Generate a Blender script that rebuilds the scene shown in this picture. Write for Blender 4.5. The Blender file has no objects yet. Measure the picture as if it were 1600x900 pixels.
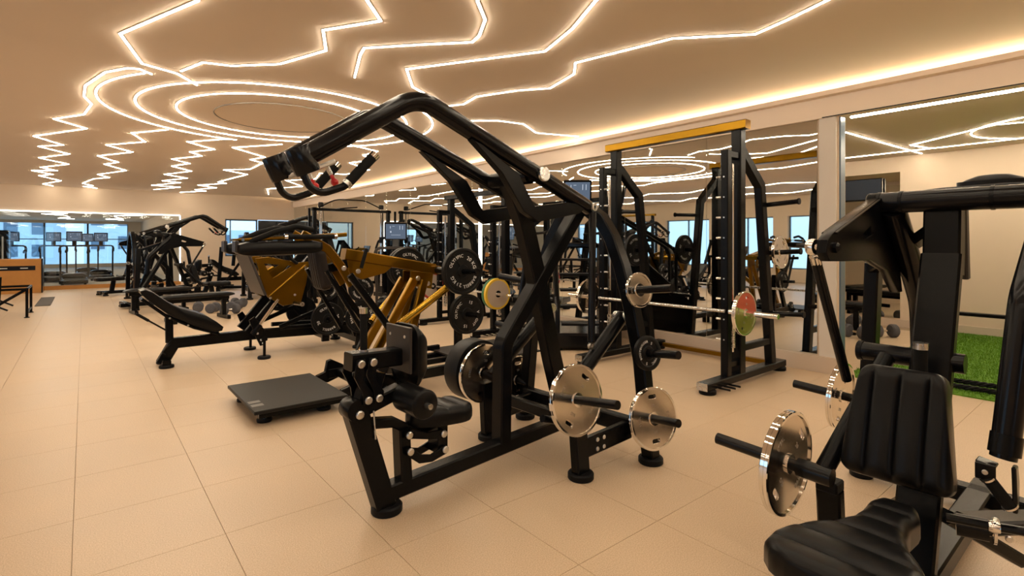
import bpy, bmesh, math, random
from mathutils import Vector, Matrix
random.seed(7)
SC = bpy.context.scene
COL = SC.collection
R = math.radians
V = Vector

# ------------------------------------------------------------------ camera
cam_d = bpy.data.cameras.new('camera')
cam = bpy.data.objects.new('camera', cam_d)
COL.objects.link(cam)
cam.location = (0, 0, 1.35)
cam.rotation_euler = (R(90), 0, R(-39.2))
cam_d.sensor_width = 36.0
cam_d.lens = 820.0 / 1600.0 * 36.0
cam_d.shift_y = -70.0 / 1600.0
cam_d.clip_start = 0.05
cam_d.clip_end = 200
SC.camera = cam

# ------------------------------------------------------------------ world, exposure
world = bpy.data.worlds.new('world')
SC.world = world
world.use_nodes = True
bg = world.node_tree.nodes['Background']
bg.inputs[0].default_value = (0.42, 0.66, 0.92, 1)
bg.inputs[1].default_value = 2.6
SC.view_settings.view_transform = 'Standard'
SC.view_settings.look = 'None'
SC.view_settings.gamma = 1.0
SC.view_settings.exposure = 0.0
SC.view_settings.use_curve_mapping = False
LED_POWER = 60.0
COVE_POWER = 58.0
try:
    SC.cycles.max_bounces = 10
    SC.cycles.diffuse_bounces = 4
    SC.cycles.glossy_bounces = 5
    SC.cycles.sample_clamp_indirect = 6.0
except Exception:
    pass

# ------------------------------------------------------------------ materials
MATS = {}


def nd(nt, t, loc=(0, 0)):
    n = nt.nodes.new(t)
    n.location = loc
    return n


def base_mat(name, color, rough=0.5, metal=0.0, spec=0.5, noise=0.0, nscale=30.0, bump=0.0, bscale=200.0,
             coat=0.0, rnoise=0.0):
    m = bpy.data.materials.new(name)
    m.use_nodes = True
    nt = m.node_tree
    b = nt.nodes['Principled BSDF']
    b.inputs['Base Color'].default_value = (*color, 1)
    b.inputs['Roughness'].default_value = rough
    b.inputs['Metallic'].default_value = metal
    b.inputs['Specular IOR Level'].default_value = spec
    if coat:
        b.inputs['Coat Weight'].default_value = coat
        b.inputs['Coat Roughness'].default_value = 0.15
    tc = nd(nt, 'ShaderNodeTexCoord')
    if noise or rnoise:
        n = nd(nt, 'ShaderNodeTexNoise')
        n.inputs['Scale'].default_value = nscale
        n.inputs['Detail'].default_value = 5
        nt.links.new(tc.outputs['Object'], n.inputs['Vector'])
        if noise:
            mx = nd(nt, 'ShaderNodeMix')
            mx.data_type = 'RGBA'
            c0 = tuple(max(0, c * (1 - noise)) for c in color)
            c1 = tuple(min(1, c * (1 + noise)) for c in color)
            mx.inputs[6].default_value = (*c0, 1)
            mx.inputs[7].default_value = (*c1, 1)
            nt.links.new(n.outputs['Fac'], mx.inputs[0])
            nt.links.new(mx.outputs[2], b.inputs['Base Color'])
        if rnoise:
            mr = nd(nt, 'ShaderNodeMapRange')
            mr.inputs['To Min'].default_value = max(0.02, rough - rnoise)
            mr.inputs['To Max'].default_value = rough + rnoise
            nt.links.new(n.outputs['Fac'], mr.inputs['Value'])
            nt.links.new(mr.outputs['Result'], b.inputs['Roughness'])
    if bump:
        n2 = nd(nt, 'ShaderNodeTexNoise')
        n2.inputs['Scale'].default_value = bscale
        n2.inputs['Detail'].default_value = 3
        bp = nd(nt, 'ShaderNodeBump')
        bp.inputs['Strength'].default_value = bump
        bp.inputs['Distance'].default_value = 0.002
        nt.links.new(tc.outputs['Object'], n2.inputs['Vector'])
        nt.links.new(n2.outputs['Fac'], bp.inputs['Height'])
        nt.links.new(bp.outputs['Normal'], b.inputs['Normal'])
    MATS[name] = m
    return m


def emit_mat(name, color, strength):
    m = bpy.data.materials.new(name)
    m.use_nodes = True
    nt = m.node_tree
    nt.nodes.clear()
    e = nd(nt, 'ShaderNodeEmission')
    e.inputs[0].default_value = (*color, 1)
    e.inputs[1].default_value = strength
    o = nd(nt, 'ShaderNodeOutputMaterial')
    nt.links.new(e.outputs[0], o.inputs[0])
    MATS[name] = m
    return m


base_mat('black_metal', (0.0035, 0.0036, 0.0042), 0.26, 0.0, 0.13, bump=0.06, bscale=900)
base_mat('satin_black', (0.004, 0.004, 0.005), 0.20, 0.0, 0.22)
base_mat('black_rubber', (0.005, 0.005, 0.006), 0.5, 0.0, 0.14, bump=0.15, bscale=400)
base_mat('black_leather', (0.004, 0.004, 0.0045), 0.30, 0.0, 0.17, bump=0.15, bscale=420)
base_mat('brown_leather', (0.018, 0.014, 0.012), 0.40, 0.0, 0.2, bump=0.3, bscale=420)
base_mat('foam_grip', (0.007, 0.007, 0.007), 0.7, 0.0, 0.12, bump=0.5, bscale=500)
base_mat('chrome', (0.86, 0.84, 0.81), 0.07, 1.0)
base_mat('brushed_steel', (0.62, 0.61, 0.59), 0.28, 1.0, rnoise=0.08, nscale=40)
base_mat('satin_chrome', (0.80, 0.74, 0.67), 0.16, 1.0, rnoise=0.03, nscale=20)
base_mat('zinc', (0.68, 0.67, 0.65), 0.3, 1.0)
base_mat('gold_metal', (0.22, 0.112, 0.007), 0.28, 0.95, 0.5)
base_mat('gold_tube', (0.50, 0.29, 0.03), 0.15, 0.85, 0.5)
base_mat('grey_metal', (0.038, 0.032, 0.029), 0.42, 0.1, 0.3, bump=0.15, bscale=500)
base_mat('iron_plate', (0.006, 0.006, 0.0065), 0.42, 0.0, 0.16, bump=0.4, bscale=260)
base_mat('white_paint', (0.75, 0.74, 0.72), 0.6)
base_mat('embossed', (0.35, 0.31, 0.27), 0.3, 1.0)
base_mat('red_plastic', (0.55, 0.012, 0.012), 0.3, 0.0, 0.5)
base_mat('yellow_plastic', (0.65, 0.42, 0.03), 0.45)
base_mat('red_rubber', (0.36, 0.03, 0.03), 0.5)
base_mat('green_rubber', (0.02, 0.12, 0.05), 0.5)
base_mat('platform_black', (0.013, 0.012, 0.011), 0.42, 0.0, 0.2, bump=0.3, bscale=700)
base_mat('tape_grey', (0.16, 0.15, 0.14), 0.5)
base_mat('wall_paint', (0.70, 0.57, 0.44), 0.85, noise=0.03, nscale=3)
base_mat('ceiling_paint', (0.80, 0.675, 0.545), 0.9, noise=0.02, nscale=2)
base_mat('fascia_paint', (0.90, 0.755, 0.62), 0.85, noise=0.02, nscale=3)
base_mat('plinth_paint', (0.60, 0.49, 0.39), 0.7)
base_mat('column_paint', (0.70, 0.64, 0.58), 0.7)
base_mat('joint', (0.38, 0.28, 0.19), 0.9)
base_mat('aluminium', (0.45, 0.42, 0.38), 0.4, 0.8)
base_mat('dark_panel', (0.008, 0.009, 0.012), 0.2, 0.0, 0.3)
base_mat('screen', (0.035, 0.045, 0.065), 0.12, 0.0, 0.6)
base_mat('orange_board', (0.47, 0.21, 0.045), 0.6, noise=0.12, nscale=8)
base_mat('plate_grey', (0.42, 0.34, 0.27), 0.45)
base_mat('grey_cloth', (0.07, 0.07, 0.08), 0.8, noise=0.3, nscale=25)
base_mat('frame_white', (0.72, 0.71, 0.69), 0.5)
base_mat('dark_floor', (0.06, 0.052, 0.045), 0.7, noise=0.2, nscale=40)
base_mat('concrete', (0.5, 0.47, 0.43), 0.9)
base_mat('skyline', (0.55, 0.62, 0.68), 0.9, noise=0.1, nscale=0.3)
base_mat('dark_window', (0.09, 0.14, 0.20), 0.3)

# floor tile: fine speckle, satin
m = base_mat('tile', (0.60, 0.42, 0.26), 0.38, 0.0, 0.42)
nt = m.node_tree
b = nt.nodes['Principled BSDF']
tc = nd(nt, 'ShaderNodeTexCoord')
geo = nd(nt, 'ShaderNodeNewGeometry')
oi = nd(nt, 'ShaderNodeObjectInfo')
n1 = nd(nt, 'ShaderNodeTexNoise'); n1.inputs['Scale'].default_value = 190; n1.inputs['Detail'].default_value = 4
n2 = nd(nt, 'ShaderNodeTexNoise'); n2.inputs['Scale'].default_value = 1.3; n2.inputs['Detail'].default_value = 6
n3 = nd(nt, 'ShaderNodeTexVoronoi'); n3.inputs['Scale'].default_value = 210
for n in (n1, n2, n3):
    nt.links.new(geo.outputs['Position'], n.inputs['Vector'])
r1 = nd(nt, 'ShaderNodeValToRGB')
r1.color_ramp.elements[0].position = 0.36; r1.color_ramp.elements[0].color = (0.50, 0.365, 0.238, 1)
r1.color_ramp.elements[1].position = 0.66; r1.color_ramp.elements[1].color = (0.68, 0.52, 0.36, 1)
nt.links.new(n1.outputs['Fac'], r1.inputs[0])
r3 = nd(nt, 'ShaderNodeValToRGB')
r3.color_ramp.elements[0].position = 0.03; r3.color_ramp.elements[0].color = (0.8, 0.8, 0.8, 1)
r3.color_ramp.elements[1].position = 0.10; r3.color_ramp.elements[1].color = (1, 1, 1, 1)
nt.links.new(n3.outputs['Distance'], r3.inputs[0])
r2 = nd(nt, 'ShaderNodeMapRange'); r2.inputs['To Min'].default_value = 0.88; r2.inputs['To Max'].default_value = 1.1
nt.links.new(n2.outputs['Fac'], r2.inputs['Value'])
mu = nd(nt, 'ShaderNodeMix'); mu.data_type = 'RGBA'; mu.blend_type = 'MULTIPLY'; mu.inputs[0].default_value = 0.75
nt.links.new(r1.outputs['Color'], mu.inputs[6]); nt.links.new(r3.outputs['Color'], mu.inputs[7])
mu2 = nd(nt, 'ShaderNodeVectorMath'); mu2.operation = 'SCALE'
nt.links.new(mu.outputs[2], mu2.inputs[0]); nt.links.new(r2.outputs['Result'], mu2.inputs['Scale'])
nt.links.new(mu2.outputs[0], b.inputs['Base Color'])
rr = nd(nt, 'ShaderNodeMapRange'); rr.inputs['To Min'].default_value = 0.30; rr.inputs['To Max'].default_value = 0.48
nt.links.new(n2.outputs['Fac'], rr.inputs['Value']); nt.links.new(rr.outputs['Result'], b.inputs['Roughness'])

# mirror: silvered glass with a slight warm grey-green tint
m = bpy.data.materials.new('mirror_glass'); m.use_nodes = True
b = m.node_tree.nodes['Principled BSDF']
b.inputs['Base Color'].default_value = (0.74, 0.75, 0.71, 1)
b.inputs['Metallic'].default_value = 1.0
b.inputs['Roughness'].default_value = 0.012
MATS['mirror_glass'] = m

# thin clear pane: mostly transparent, a little reflection
m = bpy.data.materials.new('pane_glass'); m.use_nodes = True
nt = m.node_tree; nt.nodes.clear()
tr = nd(nt, 'ShaderNodeBsdfTransparent'); tr.inputs[0].default_value = (0.93, 0.96, 0.96, 1)
gl = nd(nt, 'ShaderNodeBsdfGlossy'); gl.inputs['Roughness'].default_value = 0.01; gl.inputs[0].default_value = (0.9, 0.95, 1, 1)
fr = nd(nt, 'ShaderNodeFresnel'); fr.inputs[0].default_value = 1.45
ms = nd(nt, 'ShaderNodeMixShader'); o = nd(nt, 'ShaderNodeOutputMaterial')
nt.links.new(fr.outputs[0], ms.inputs[0]); nt.links.new(tr.outputs[0], ms.inputs[1]); nt.links.new(gl.outputs[0], ms.inputs[2])
nt.links.new(ms.outputs[0], o.inputs[0])
MATS['pane_glass'] = m

# turf
m = base_mat('turf', (0.10, 0.22, 0.02), 0.9, 0.0, 0.2, noise=0.45, nscale=60, bump=1.0, bscale=260)

# barbell plate with red and olive reflections painted into its colour
m = base_mat('painted_reflection', (0.3, 0.3, 0.1), 0.22, 0.35)
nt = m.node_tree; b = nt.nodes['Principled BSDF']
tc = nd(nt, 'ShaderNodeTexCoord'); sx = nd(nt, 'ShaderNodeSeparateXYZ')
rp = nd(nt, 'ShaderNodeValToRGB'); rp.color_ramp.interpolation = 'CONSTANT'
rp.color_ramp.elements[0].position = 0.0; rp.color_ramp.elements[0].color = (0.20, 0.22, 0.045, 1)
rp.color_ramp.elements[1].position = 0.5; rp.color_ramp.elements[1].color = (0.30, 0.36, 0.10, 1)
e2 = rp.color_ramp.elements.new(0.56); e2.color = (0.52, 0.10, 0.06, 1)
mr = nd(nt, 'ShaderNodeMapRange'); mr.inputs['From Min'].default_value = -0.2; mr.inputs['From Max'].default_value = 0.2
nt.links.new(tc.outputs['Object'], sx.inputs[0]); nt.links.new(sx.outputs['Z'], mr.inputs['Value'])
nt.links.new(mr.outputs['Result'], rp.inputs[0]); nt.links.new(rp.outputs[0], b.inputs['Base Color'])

emit_mat('led_warm', (1.0, 0.855, 0.65), LED_POWER)
emit_mat('led_cove', (1.0, 0.78, 0.50), COVE_POWER)
emit_mat('led_white', (1.0, 0.93, 0.82), 6.0)
emit_mat('screen_glow', (0.20, 0.26, 0.36), 0.55)
emit_mat('screen_text', (0.75, 0.82, 0.95), 0.8)


# ------------------------------------------------------------------ mesh builder
def fillet(path, r, k=6):
    """round the inner corners of a polyline"""
    P = [V(p) for p in path]
    if len(P) < 3:
        return P
    out = [P[0]]
    for i in range(1, len(P) - 1):
        a, b_, c = P[i - 1], P[i], P[i + 1]
        u, w = (a - b_), (c - b_)
        lu, lw = u.length, w.length
        u, w = u / lu, w / lw
        ang = u.angle(w)
        if ang > R(176):
            out.append(b_)
            continue
        d = min(r / math.tan(ang / 2), lu * 0.48, lw * 0.48)
        rr_ = d * math.tan(ang / 2)
        bis = (u + w).normalized()
        cen = b_ + bis * (rr_ / math.sin(ang / 2))
        s0, s1 = b_ + u * d - cen, b_ + w * d - cen
        tot = s0.angle(s1)
        ax = s0.cross(s1).normalized()
        for j in range(k + 1):
            out.append(cen + Matrix.Rotation(tot * j / k, 3, ax) @ s0)
    out.append(P[-1])
    return out


class MB:
    def __init__(self):
        self.v, self.f = [], []

    def add(self, vs, fs):
        o = len(self.v)
        self.v += [tuple(p) for p in vs]
        self.f += [tuple(i + o for i in f) for f in fs]
        return self

    def box(self, c, s, rot=None):
        vs = []
        for x in (-.5, .5):
            for y in (-.5, .5):
                for z in (-.5, .5):
                    p = V((x * s[0], y * s[1], z * s[2]))
                    if rot is not None:
                        p = rot @ p
                    vs.append(p + V(c))
        return self.add(vs, [(0, 1, 3, 2), (4, 6, 7, 5), (0, 4, 5, 1), (2, 3, 7, 6), (0, 2, 6, 4), (1, 5, 7, 3)])

    def box2(self, x0, x1, y0, y1, z0, z1):
        return self.box(((x0 + x1) / 2, (y0 + y1) / 2, (z0 + z1) / 2), (abs(x1 - x0), abs(y1 - y0), abs(z1 - z0)))

    def _rings(self, rings, cap=True):
        n = len(rings[0])
        vs = [p for r_ in rings for p in r_]
        fs = []
        for i in range(len(rings) - 1):
            for j in range(n):
                k = (j + 1) % n
                fs.append((i * n + j, i * n + k, (i + 1) * n + k, (i + 1) * n + j))
        if cap:
            fs.append(tuple(reversed(range(n))))
            fs.append(tuple(range((len(rings) - 1) * n, len(rings) * n)))
        return self.add(vs, fs)

    def sweep(self, path, wn, wb, n=(0, 1, 0), ch=0.008):
        """rectangular tube: wn along the reference normal n, wb in the bending plane"""
        P = [V(p) for p in path]
        n = V(n).normalized()
        rings = []
        ch = min(ch, wn * 0.3, wb * 0.3)
        for i, p in enumerate(P):
            d0 = (p - P[i - 1]).normalized() if i else None
            d1 = (P[i + 1] - p).normalized() if i < len(P) - 1 else None
            if d0 is None:
                t, sc = d1, 1
            elif d1 is None:
                t, sc = d0, 1
            else:
                t = (d0 + d1).normalized()
                sc = 1 / max(0.4, t.dot(d0))
            bb = t.cross(n).normalized()
            nn = bb.cross(t).normalized()
            a, b_ = wn / 2, wb / 2
            prof = [(a - ch, b_), (-a + ch, b_), (-a, b_ - ch), (-a, -b_ + ch), (-a + ch, -b_), (a - ch, -b_), (a, -b_ + ch), (a, b_ - ch)]
            rings.append([p + nn * u + bb * (w * sc) for u, w in prof])
        return self._rings(rings)

    def bar(self, p0, p1, wn, wb, n=(0, 1, 0), ch=0.008):
        return self.sweep([p0, p1], wn, wb, n, ch)

    def tube(self, path, r, seg=12, r1=None):
        P = [V(p) for p in path]
        rings = []
        t0 = (P[1] - P[0]).normalized()
        ref = V((0, 0, 1)) if abs(t0.z) < 0.9 else V((1, 0, 0))
        u = t0.cross(ref).normalized()
        for i, p in enumerate(P):
            if i == 0:
                t = t0
            elif i == len(P) - 1:
                t = (p - P[i - 1]).normalized()
            else:
                t = ((p - P[i - 1]).normalized() + (P[i + 1] - p).normalized()).normalized()
            u = (u - t * u.dot(t)).normalized()
            w = t.cross(u)
            rad = r if r1 is None else r + (r1 - r) * i / (len(P) - 1)
            rings.append([p + (u * math.cos(2 * math.pi * j / seg) + w * math.sin(2 * math.pi * j / seg)) * rad for j in range(seg)])
        return self._rings(rings)

    def lathe(self, prof, c, axis=(0, 0, 1), seg=24, cap=True):
        """prof: (radius, height along axis) pairs, closed with caps where r > 0 at the ends"""
        ax = V(axis).normalized()
        ref = V((0, 0, 1)) if abs(ax.z) < 0.9 else V((1, 0, 0))
        u = ax.cross(ref).normalized()
        w = ax.cross(u)
        c = V(c)
        rings = [[c + ax * h + (u * math.cos(2 * math.pi * j / seg) + w * math.sin(2 * math.pi * j / seg)) * max(r_, 1e-4)
                  for j in range(seg)] for r_, h in prof]
        return self._rings(rings, cap)

    def prism(self, poly, o, ux, uy, t):
        ux, uy, o = V(ux), V(uy), V(o)
        nn = ux.cross(uy).normalized()
        a = [o + ux * x + uy * y - nn * (t / 2) for x, y in poly]
        c = [o + ux * x + uy * y + nn * (t / 2) for x, y in poly]
        return self._rings([a, c])

    def xz(self, poly, y, t):
        """plate lying in the x-z plane at depth y"""
        return self.prism(poly, (0, y, 0), (1, 0, 0), (0, 0, 1), t)

    def cushion(self, outline, t, o, ux, uy, ribs=0, rdir=0, depth=0.006, rnd=0.35, dome=0.12, phase=0.0):
        """upholstered pad: outline in (u,v), thickness along ux x uy; stitched grooves across rdir"""
        ux, uy, o = V(ux).normalized(), V(uy).normalized(), V(o)
        nn = ux.cross(uy).normalized()
        cx = sum(p[0] for p in outline) / len(outline)
        cy = sum(p[1] for p in outline) / len(outline)
        lo = min(p[rdir] for p in outline)
        hi = max(p[rdir] for p in outline)
        rings = []
        rad = t * rnd
        mn = min(max(p[0] for p in outline) - min(p[0] for p in outline), max(p[1] for p in outline) - min(p[1] for p in outline)) / 2
        lv = [(1 - rad / mn * 0.6, 0.0), (1.0, rad * 0.6)]
        for k in range(5):
            a = math.pi / 2 * k / 4
            lv.append((1 - rad / mn * (1 - math.cos(a)), t - rad + rad * math.sin(a)))
        s_in = 1 - rad / mn
        for k in range(1, 9):
            lv.append((s_in * (1 - k / 8.0) + 0.001, t))
        for idx, (s, h) in enumerate(lv):
            ring = []
            for x, y in outline:
                px, py = cx + (x - cx) * s, cy + (y - cy) * s
                hh = h
                if h > t * 0.8:
                    hh += t * dome * (1 - s * s)
                    if ribs:
                        q = ((px, py)[rdir] - lo) / (hi - lo) * ribs + phase
                        fr_ = abs(q - round(q))
                        if 0 < round(q) < ribs + phase:
                            hh -= depth * max(0, 1 - fr_ / 0.09)
                        hh += depth * 0.7 * (math.sin(math.pi * (q % 1)) - 0.5)
                ring.append(o + ux * px + uy * py + nn * hh)
            rings.append(ring)
        return self._rings(rings)

    def ribbed(self, outline, t, o, ux, uy, ribs=4, rdir=0, depth=0.008, rnd=0.5, dome=0.08, nv=18):
        """upholstered pad built as a grid so that the stitched channels run clean across it"""
        ux, uy, o = V(ux).normalized(), V(uy).normalized(), V(o)
        nn = ux.cross(uy).normalized()
        n = len(outline)
        lo = min(p[rdir] for p in outline)
        hi = max(p[rdir] for p in outline)
        rad = t * rnd

        def vrange(u):
            vs = []
            for i in range(n):
                p, q = outline[i], outline[(i + 1) % n]
                a0, a1 = p[rdir], q[rdir]
                if (a0 - u) * (a1 - u) <= 0 and a0 != a1:
                    k = (u - a0) / (a1 - a0)
                    vs.append(p[1 - rdir] + k * (q[1 - rdir] - p[1 - rdir]))
            return min(vs), max(vs)
        eps = (hi - lo) * 0.004
        us = []
        per = 12
        for k in range(ribs * per + 1):
            us.append(lo + (hi - lo) * k / (ribs * per))
        ext = [lo + (hi - lo) * f for f in (0.012, 0.03, 0.055)]
        us = sorted(set(us + ext + [lo + hi - e for e in ext]))
        us[0] += eps
        us[-1] -= eps
        grid = []
        for u in us:
            v0, v1 = vrange(u)
            row = []
            for j in range(nv + 1):
                f = 0.5 - 0.5 * math.cos(math.pi * j / nv)
                v = v0 + (v1 - v0) * f
                d = max(0.0, min(u - lo, hi - u, v - v0, v1 - v))
                k = min(1.0, d / rad)
                z = t - rad + rad * math.sqrt(max(0, 1 - (1 - k) ** 2))
                z += t * dome * math.sin(math.pi * f) * math.sin(math.pi * (u - lo) / (hi - lo))
                q = (u - lo) / (hi - lo) * ribs
                fr_ = abs(q - round(q))
                if 0 < round(q) < ribs:
                    z -= depth * max(0, 1 - fr_ / 0.10) * k
                z += depth * 0.8 * (abs(math.sin(math.pi * q)) - 0.6) * k
                p2 = (u, v) if rdir == 0 else (v, u)
                row.append((p2, z))
            grid.append(row)
        vs, fs = [], []
        m_ = nv + 1
        for row in grid:
            for p2, z in row:
                vs.append(o + ux * p2[0] + uy * p2[1] + nn * z)
        for i in range(len(grid) - 1):
            for j in range(nv):
                fs.append((i * m_ + j, (i + 1) * m_ + j, (i + 1) * m_ + j + 1, i * m_ + j + 1))
        N = len(grid)
        rim = [i * m_ for i in range(N)] + [(N - 1) * m_ + j for j in range(1, m_)] + [i * m_ + nv for i in range(N - 2, -1, -1)] + [j for j in range(nv - 1, 0, -1)]
        cu_ = sum(p[0] for p in outline) / n
        cv_ = sum(p[1] for p in outline) / n
        pts2 = [grid[i // m_][i % m_][0] for i in rim]
        b0 = len(vs)
        for lev, sc in ((rad * 0.35, 1.0), (0.0, 0.96)):
            for p2 in pts2:
                vs.append(o + ux * (cu_ + (p2[0] - cu_) * sc) + uy * (cv_ + (p2[1] - cv_) * sc) + nn * lev)
        L = len(rim)
        for k in range(L):
            k2 = (k + 1) % L
            fs.append((rim[k], rim[k2], b0 + k2, b0 + k))
            fs.append((b0 + k, b0 + k2, b0 + L + k2, b0 + L + k))
        fs.append(tuple(b0 + L + k for k in range(L)))
        return self.add(vs, fs)

    def build(self, name, mat, parent=None, bevel=0.0, smooth=35, label=None):
        me = bpy.data.meshes.new(name)
        me.from_pydata(self.v, [], self.f)
        if bevel:
            bm = bmesh.new()
            bm.from_mesh(me)
            ed = [e for e in bm.edges if len(e.link_faces) == 2 and e.calc_face_angle(0) > R(40)]
            bmesh.ops.bevel(bm, geom=ed, offset=bevel, segments=1, profile=0.5, affect='EDGES', clamp_overlap=True)
            bm.to_mesh(me)
            bm.free()
        bm = bmesh.new()
        bm.from_mesh(me)
        bmesh.ops.recalc_face_normals(bm, faces=bm.faces)
        bm.to_mesh(me)
        bm.free()
        return link(name, me, mat, parent, smooth, label)


def link(name, me, mat, parent=None, smooth=35, label=None):
    me.materials.clear()
    me.materials.append(MATS[mat])
    if smooth:
        me.shade_smooth()
        me.set_sharp_from_angle(angle=R(smooth))
    ob = bpy.data.objects.new(name, me)
    COL.objects.link(ob)
    if parent is not None:
        ob.parent = parent
    if label:
        ob['label'] = label
    return ob


def thing(name, label, cat, loc=(0, 0, 0), rz=0.0, group=None, rot=None):
    o_ = bpy.data.objects.new(name, None)
    o_.empty_display_size = 0.1
    COL.objects.link(o_)
    o_.location = loc
    o_.rotation_euler = rot if rot is not None else (0, 0, rz)
    o_['label'] = label
    o_['category'] = cat
    if group:
        o_['group'] = group
    return o_


def tag(o_, label, cat, group=None):
    o_['label'] = label
    o_['category'] = cat
    if group:
        o_['group'] = group
    return o_


def struct(o_):
    o_['kind'] = 'structure'
    return o_


def copy_tree(root, loc, rz=0.0, label=None, group=None, rot=None):
    kids = {}
    for ob in list(bpy.data.objects):
        if ob.parent is not None:
            kids.setdefault(ob.parent.name, []).append(ob)

    def rec(o_, par):
        c = o_.copy()
        COL.objects.link(c)
        c.parent = par
        for k in kids.get(o_.name, []):
            rec(k, c)
        return c
    c = rec(root, None)
    c.location = loc
    c.rotation_euler = rot if rot is not None else (0, 0, rz)
    if label:
        c['label'] = label
    if group:
        c['group'] = group
    return c


def curve_mesh(loops, depth, bev=0.0):
    """2D filled outline with holes -> mesh lying in x-y, extruded +-depth along z"""
    cu = bpy.data.curves.new('outline', 'CURVE')
    cu.dimensions = '2D'
    cu.fill_mode = 'BOTH'
    cu.extrude = depth
    cu.bevel_depth = bev
    cu.bevel_resolution = 1
    for lp in loops:
        s = cu.splines.new('POLY')
        s.points.add(len(lp) - 1)
        for p, q in zip(s.points, lp):
            p.co = (q[0], q[1], 0, 1)
        s.use_cyclic_u = True
    ob = bpy.data.objects.new('outline', cu)
    COL.objects.link(ob)
    dg = bpy.context.evaluated_depsgraph_get()
    me = bpy.data.meshes.new_from_object(ob.evaluated_get(dg))
    bpy.data.objects.remove(ob)
    bpy.data.curves.remove(cu)
    return me


def text_mesh(txt, size, depth=0.001, spacing=1.0):
    cu = bpy.data.curves.new('text', 'FONT')
    cu.body = txt
    cu.size = size
    cu.extrude = depth
    cu.align_x = 'CENTER'
    cu.align_y = 'CENTER'
    cu.space_character = spacing
    cu.resolution_u = 2
    ob = bpy.data.objects.new('text', cu)
    COL.objects.link(ob)
    dg = bpy.context.evaluated_depsgraph_get()
    me = bpy.data.meshes.new_from_object(ob.evaluated_get(dg))
    bpy.data.objects.remove(ob)
    bpy.data.curves.remove(cu)
    return me


def bent_text(items, y):
    """items: (text, size, radius, centre angle deg, outward?) bent round a disc in x-z facing -y at depth y"""
    mbx = MB()
    for txt, size, rad, ang, straight in items:
        me = text_mesh(txt, size, 0.0008, 1.08)
        vs = []
        for v in me.vertices:
            if straight:
                x, z = v.co.x + rad * math.cos(R(ang)), v.co.y + rad * math.sin(R(ang))
            else:
                th = R(ang) - v.co.x / rad
                rr2 = rad + v.co.y
                x, z = rr2 * math.cos(th), rr2 * math.sin(th)
            vs.append((x, y - v.co.z, z))
        mbx.add(vs, [tuple(p.vertices) for p in me.polygons])
        bpy.data.meshes.remove(me)
    return mbx


def circ(r_, n=48, cx=0, cy=0):
    return [(cx + r_ * math.cos(2 * math.pi * i / n), cy + r_ * math.sin(2 * math.pi * i / n)) for i in range(n)]


def rrect(w, h, r_, k=4, cx=0, cy=0):
    out = []
    for sx_, sy_, a0 in ((1, 1, 0), (-1, 1, 90), (-1, -1, 180), (1, -1, 270)):
        for j in range(k + 1):
            a = R(a0 + 90 * j / k)
            out.append((cx + sx_ * (w / 2 - r_) + r_ * math.cos(a), cy + sy_ * (h / 2 - r_) + r_ * math.sin(a)))
    return out


def bolt(mb_, c, axis, r_=0.012, h=0.008, seg=10):
    mb_.lathe([(r_, 0), (r_, h * 0.6), (r_ * 0.75, h), (0, h)], c, axis, seg)

# ================================================================== THE ROOM
CEIL = 3.0
XR, XL, YF, YB = 6.0, -7.0, 20.1, -5.0

# ---- floor with its tiles
floor = struct(MB().box2(-9, 10.4, -5.4, 38.4, -0.12, -0.004).build('floor', 'joint', smooth=0))
TX, TY = 0.55, 0.60
CB, SB = math.cos(R(39.2)), math.sin(R(39.2))


def pix(x, y, z=0.0):
    xc, zc = x * CB - y * SB, x * SB + y * CB
    if zc < 0.3:
        return None
    return 800 + 820 * xc / zc, 380 - 820 * (z - 1.35) / zc, zc


def tile_box(mb_, x0, x1, y0, y1):
    g, c_ = 0.0009, 0.0008
    x0, x1, y0, y1 = x0 + g, x1 - g, y0 + g, y1 - g
    bt = [(x0, y0, -0.004), (x1, y0, -0.004), (x1, y1, -0.004), (x0, y1, -0.004)]
    mid = [(x0, y0, -c_), (x1, y0, -c_), (x1, y1, -c_), (x0, y1, -c_)]
    tp = [(x0 + c_, y0 + c_, 0), (x1 - c_, y0 + c_, 0), (x1 - c_, y1 - c_, 0), (x0 + c_, y1 - c_, 0)]
    mb_.add(bt + mid + tp, [(0, 1, 5, 4), (1, 2, 6, 5), (2, 3, 7, 6), (3, 0, 4, 7), (4, 5, 9, 8), (5, 6, 10, 9), (6, 7, 11, 10), (7, 4, 8, 11), (8, 9, 10, 11)])


cells = []
for i in range(-14, 18):
    for j in range(-11, 32):
        x0, y0 = 0.51 + i * TX, 1.53 + j * TY
        if x0 < XL or x0 + TX > 10.3 or y0 < YB or y0 + TY > YF + 0.05:
            continue
        p = pix(x0 + TX / 2, y0 + TY / 2)
        vis = p is not None and -60 < p[0] < 1660 and p[1] < 960 and x0 < XR
        cells.append((0 if vis else 1, p[2] if p else 99, x0, y0))
cells.sort()
proto = MB()
tile_box(proto, -TX / 2, TX / 2, -TY / 2, TY / 2)
tile_me = None
rest = MB()
for k, (nv, d, x0, y0) in enumerate(cells):
    if k < 300 and nv == 0:
        if tile_me is None:
            t_ = proto.build('tile', 'tile', floor, smooth=0)
            tile_me = t_.data
        else:
            t_ = bpy.data.objects.new('tile', tile_me)
            COL.objects.link(t_)
            t_.parent = floor
        t_.location = (x0 + TX / 2, y0 + TY / 2, 0)
    else:
        tile_box(rest, x0, x0 + TX, y0, y0 + TY)
rt = rest.build('far_tiles', 'tile', floor, smooth=0)
rt['kind'] = 'stuff'
MB().box2(-9, 2.6, 20.35, 38, -0.004, 0.0).build('cardio_flooring', 'concrete', floor, smooth=0)

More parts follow.
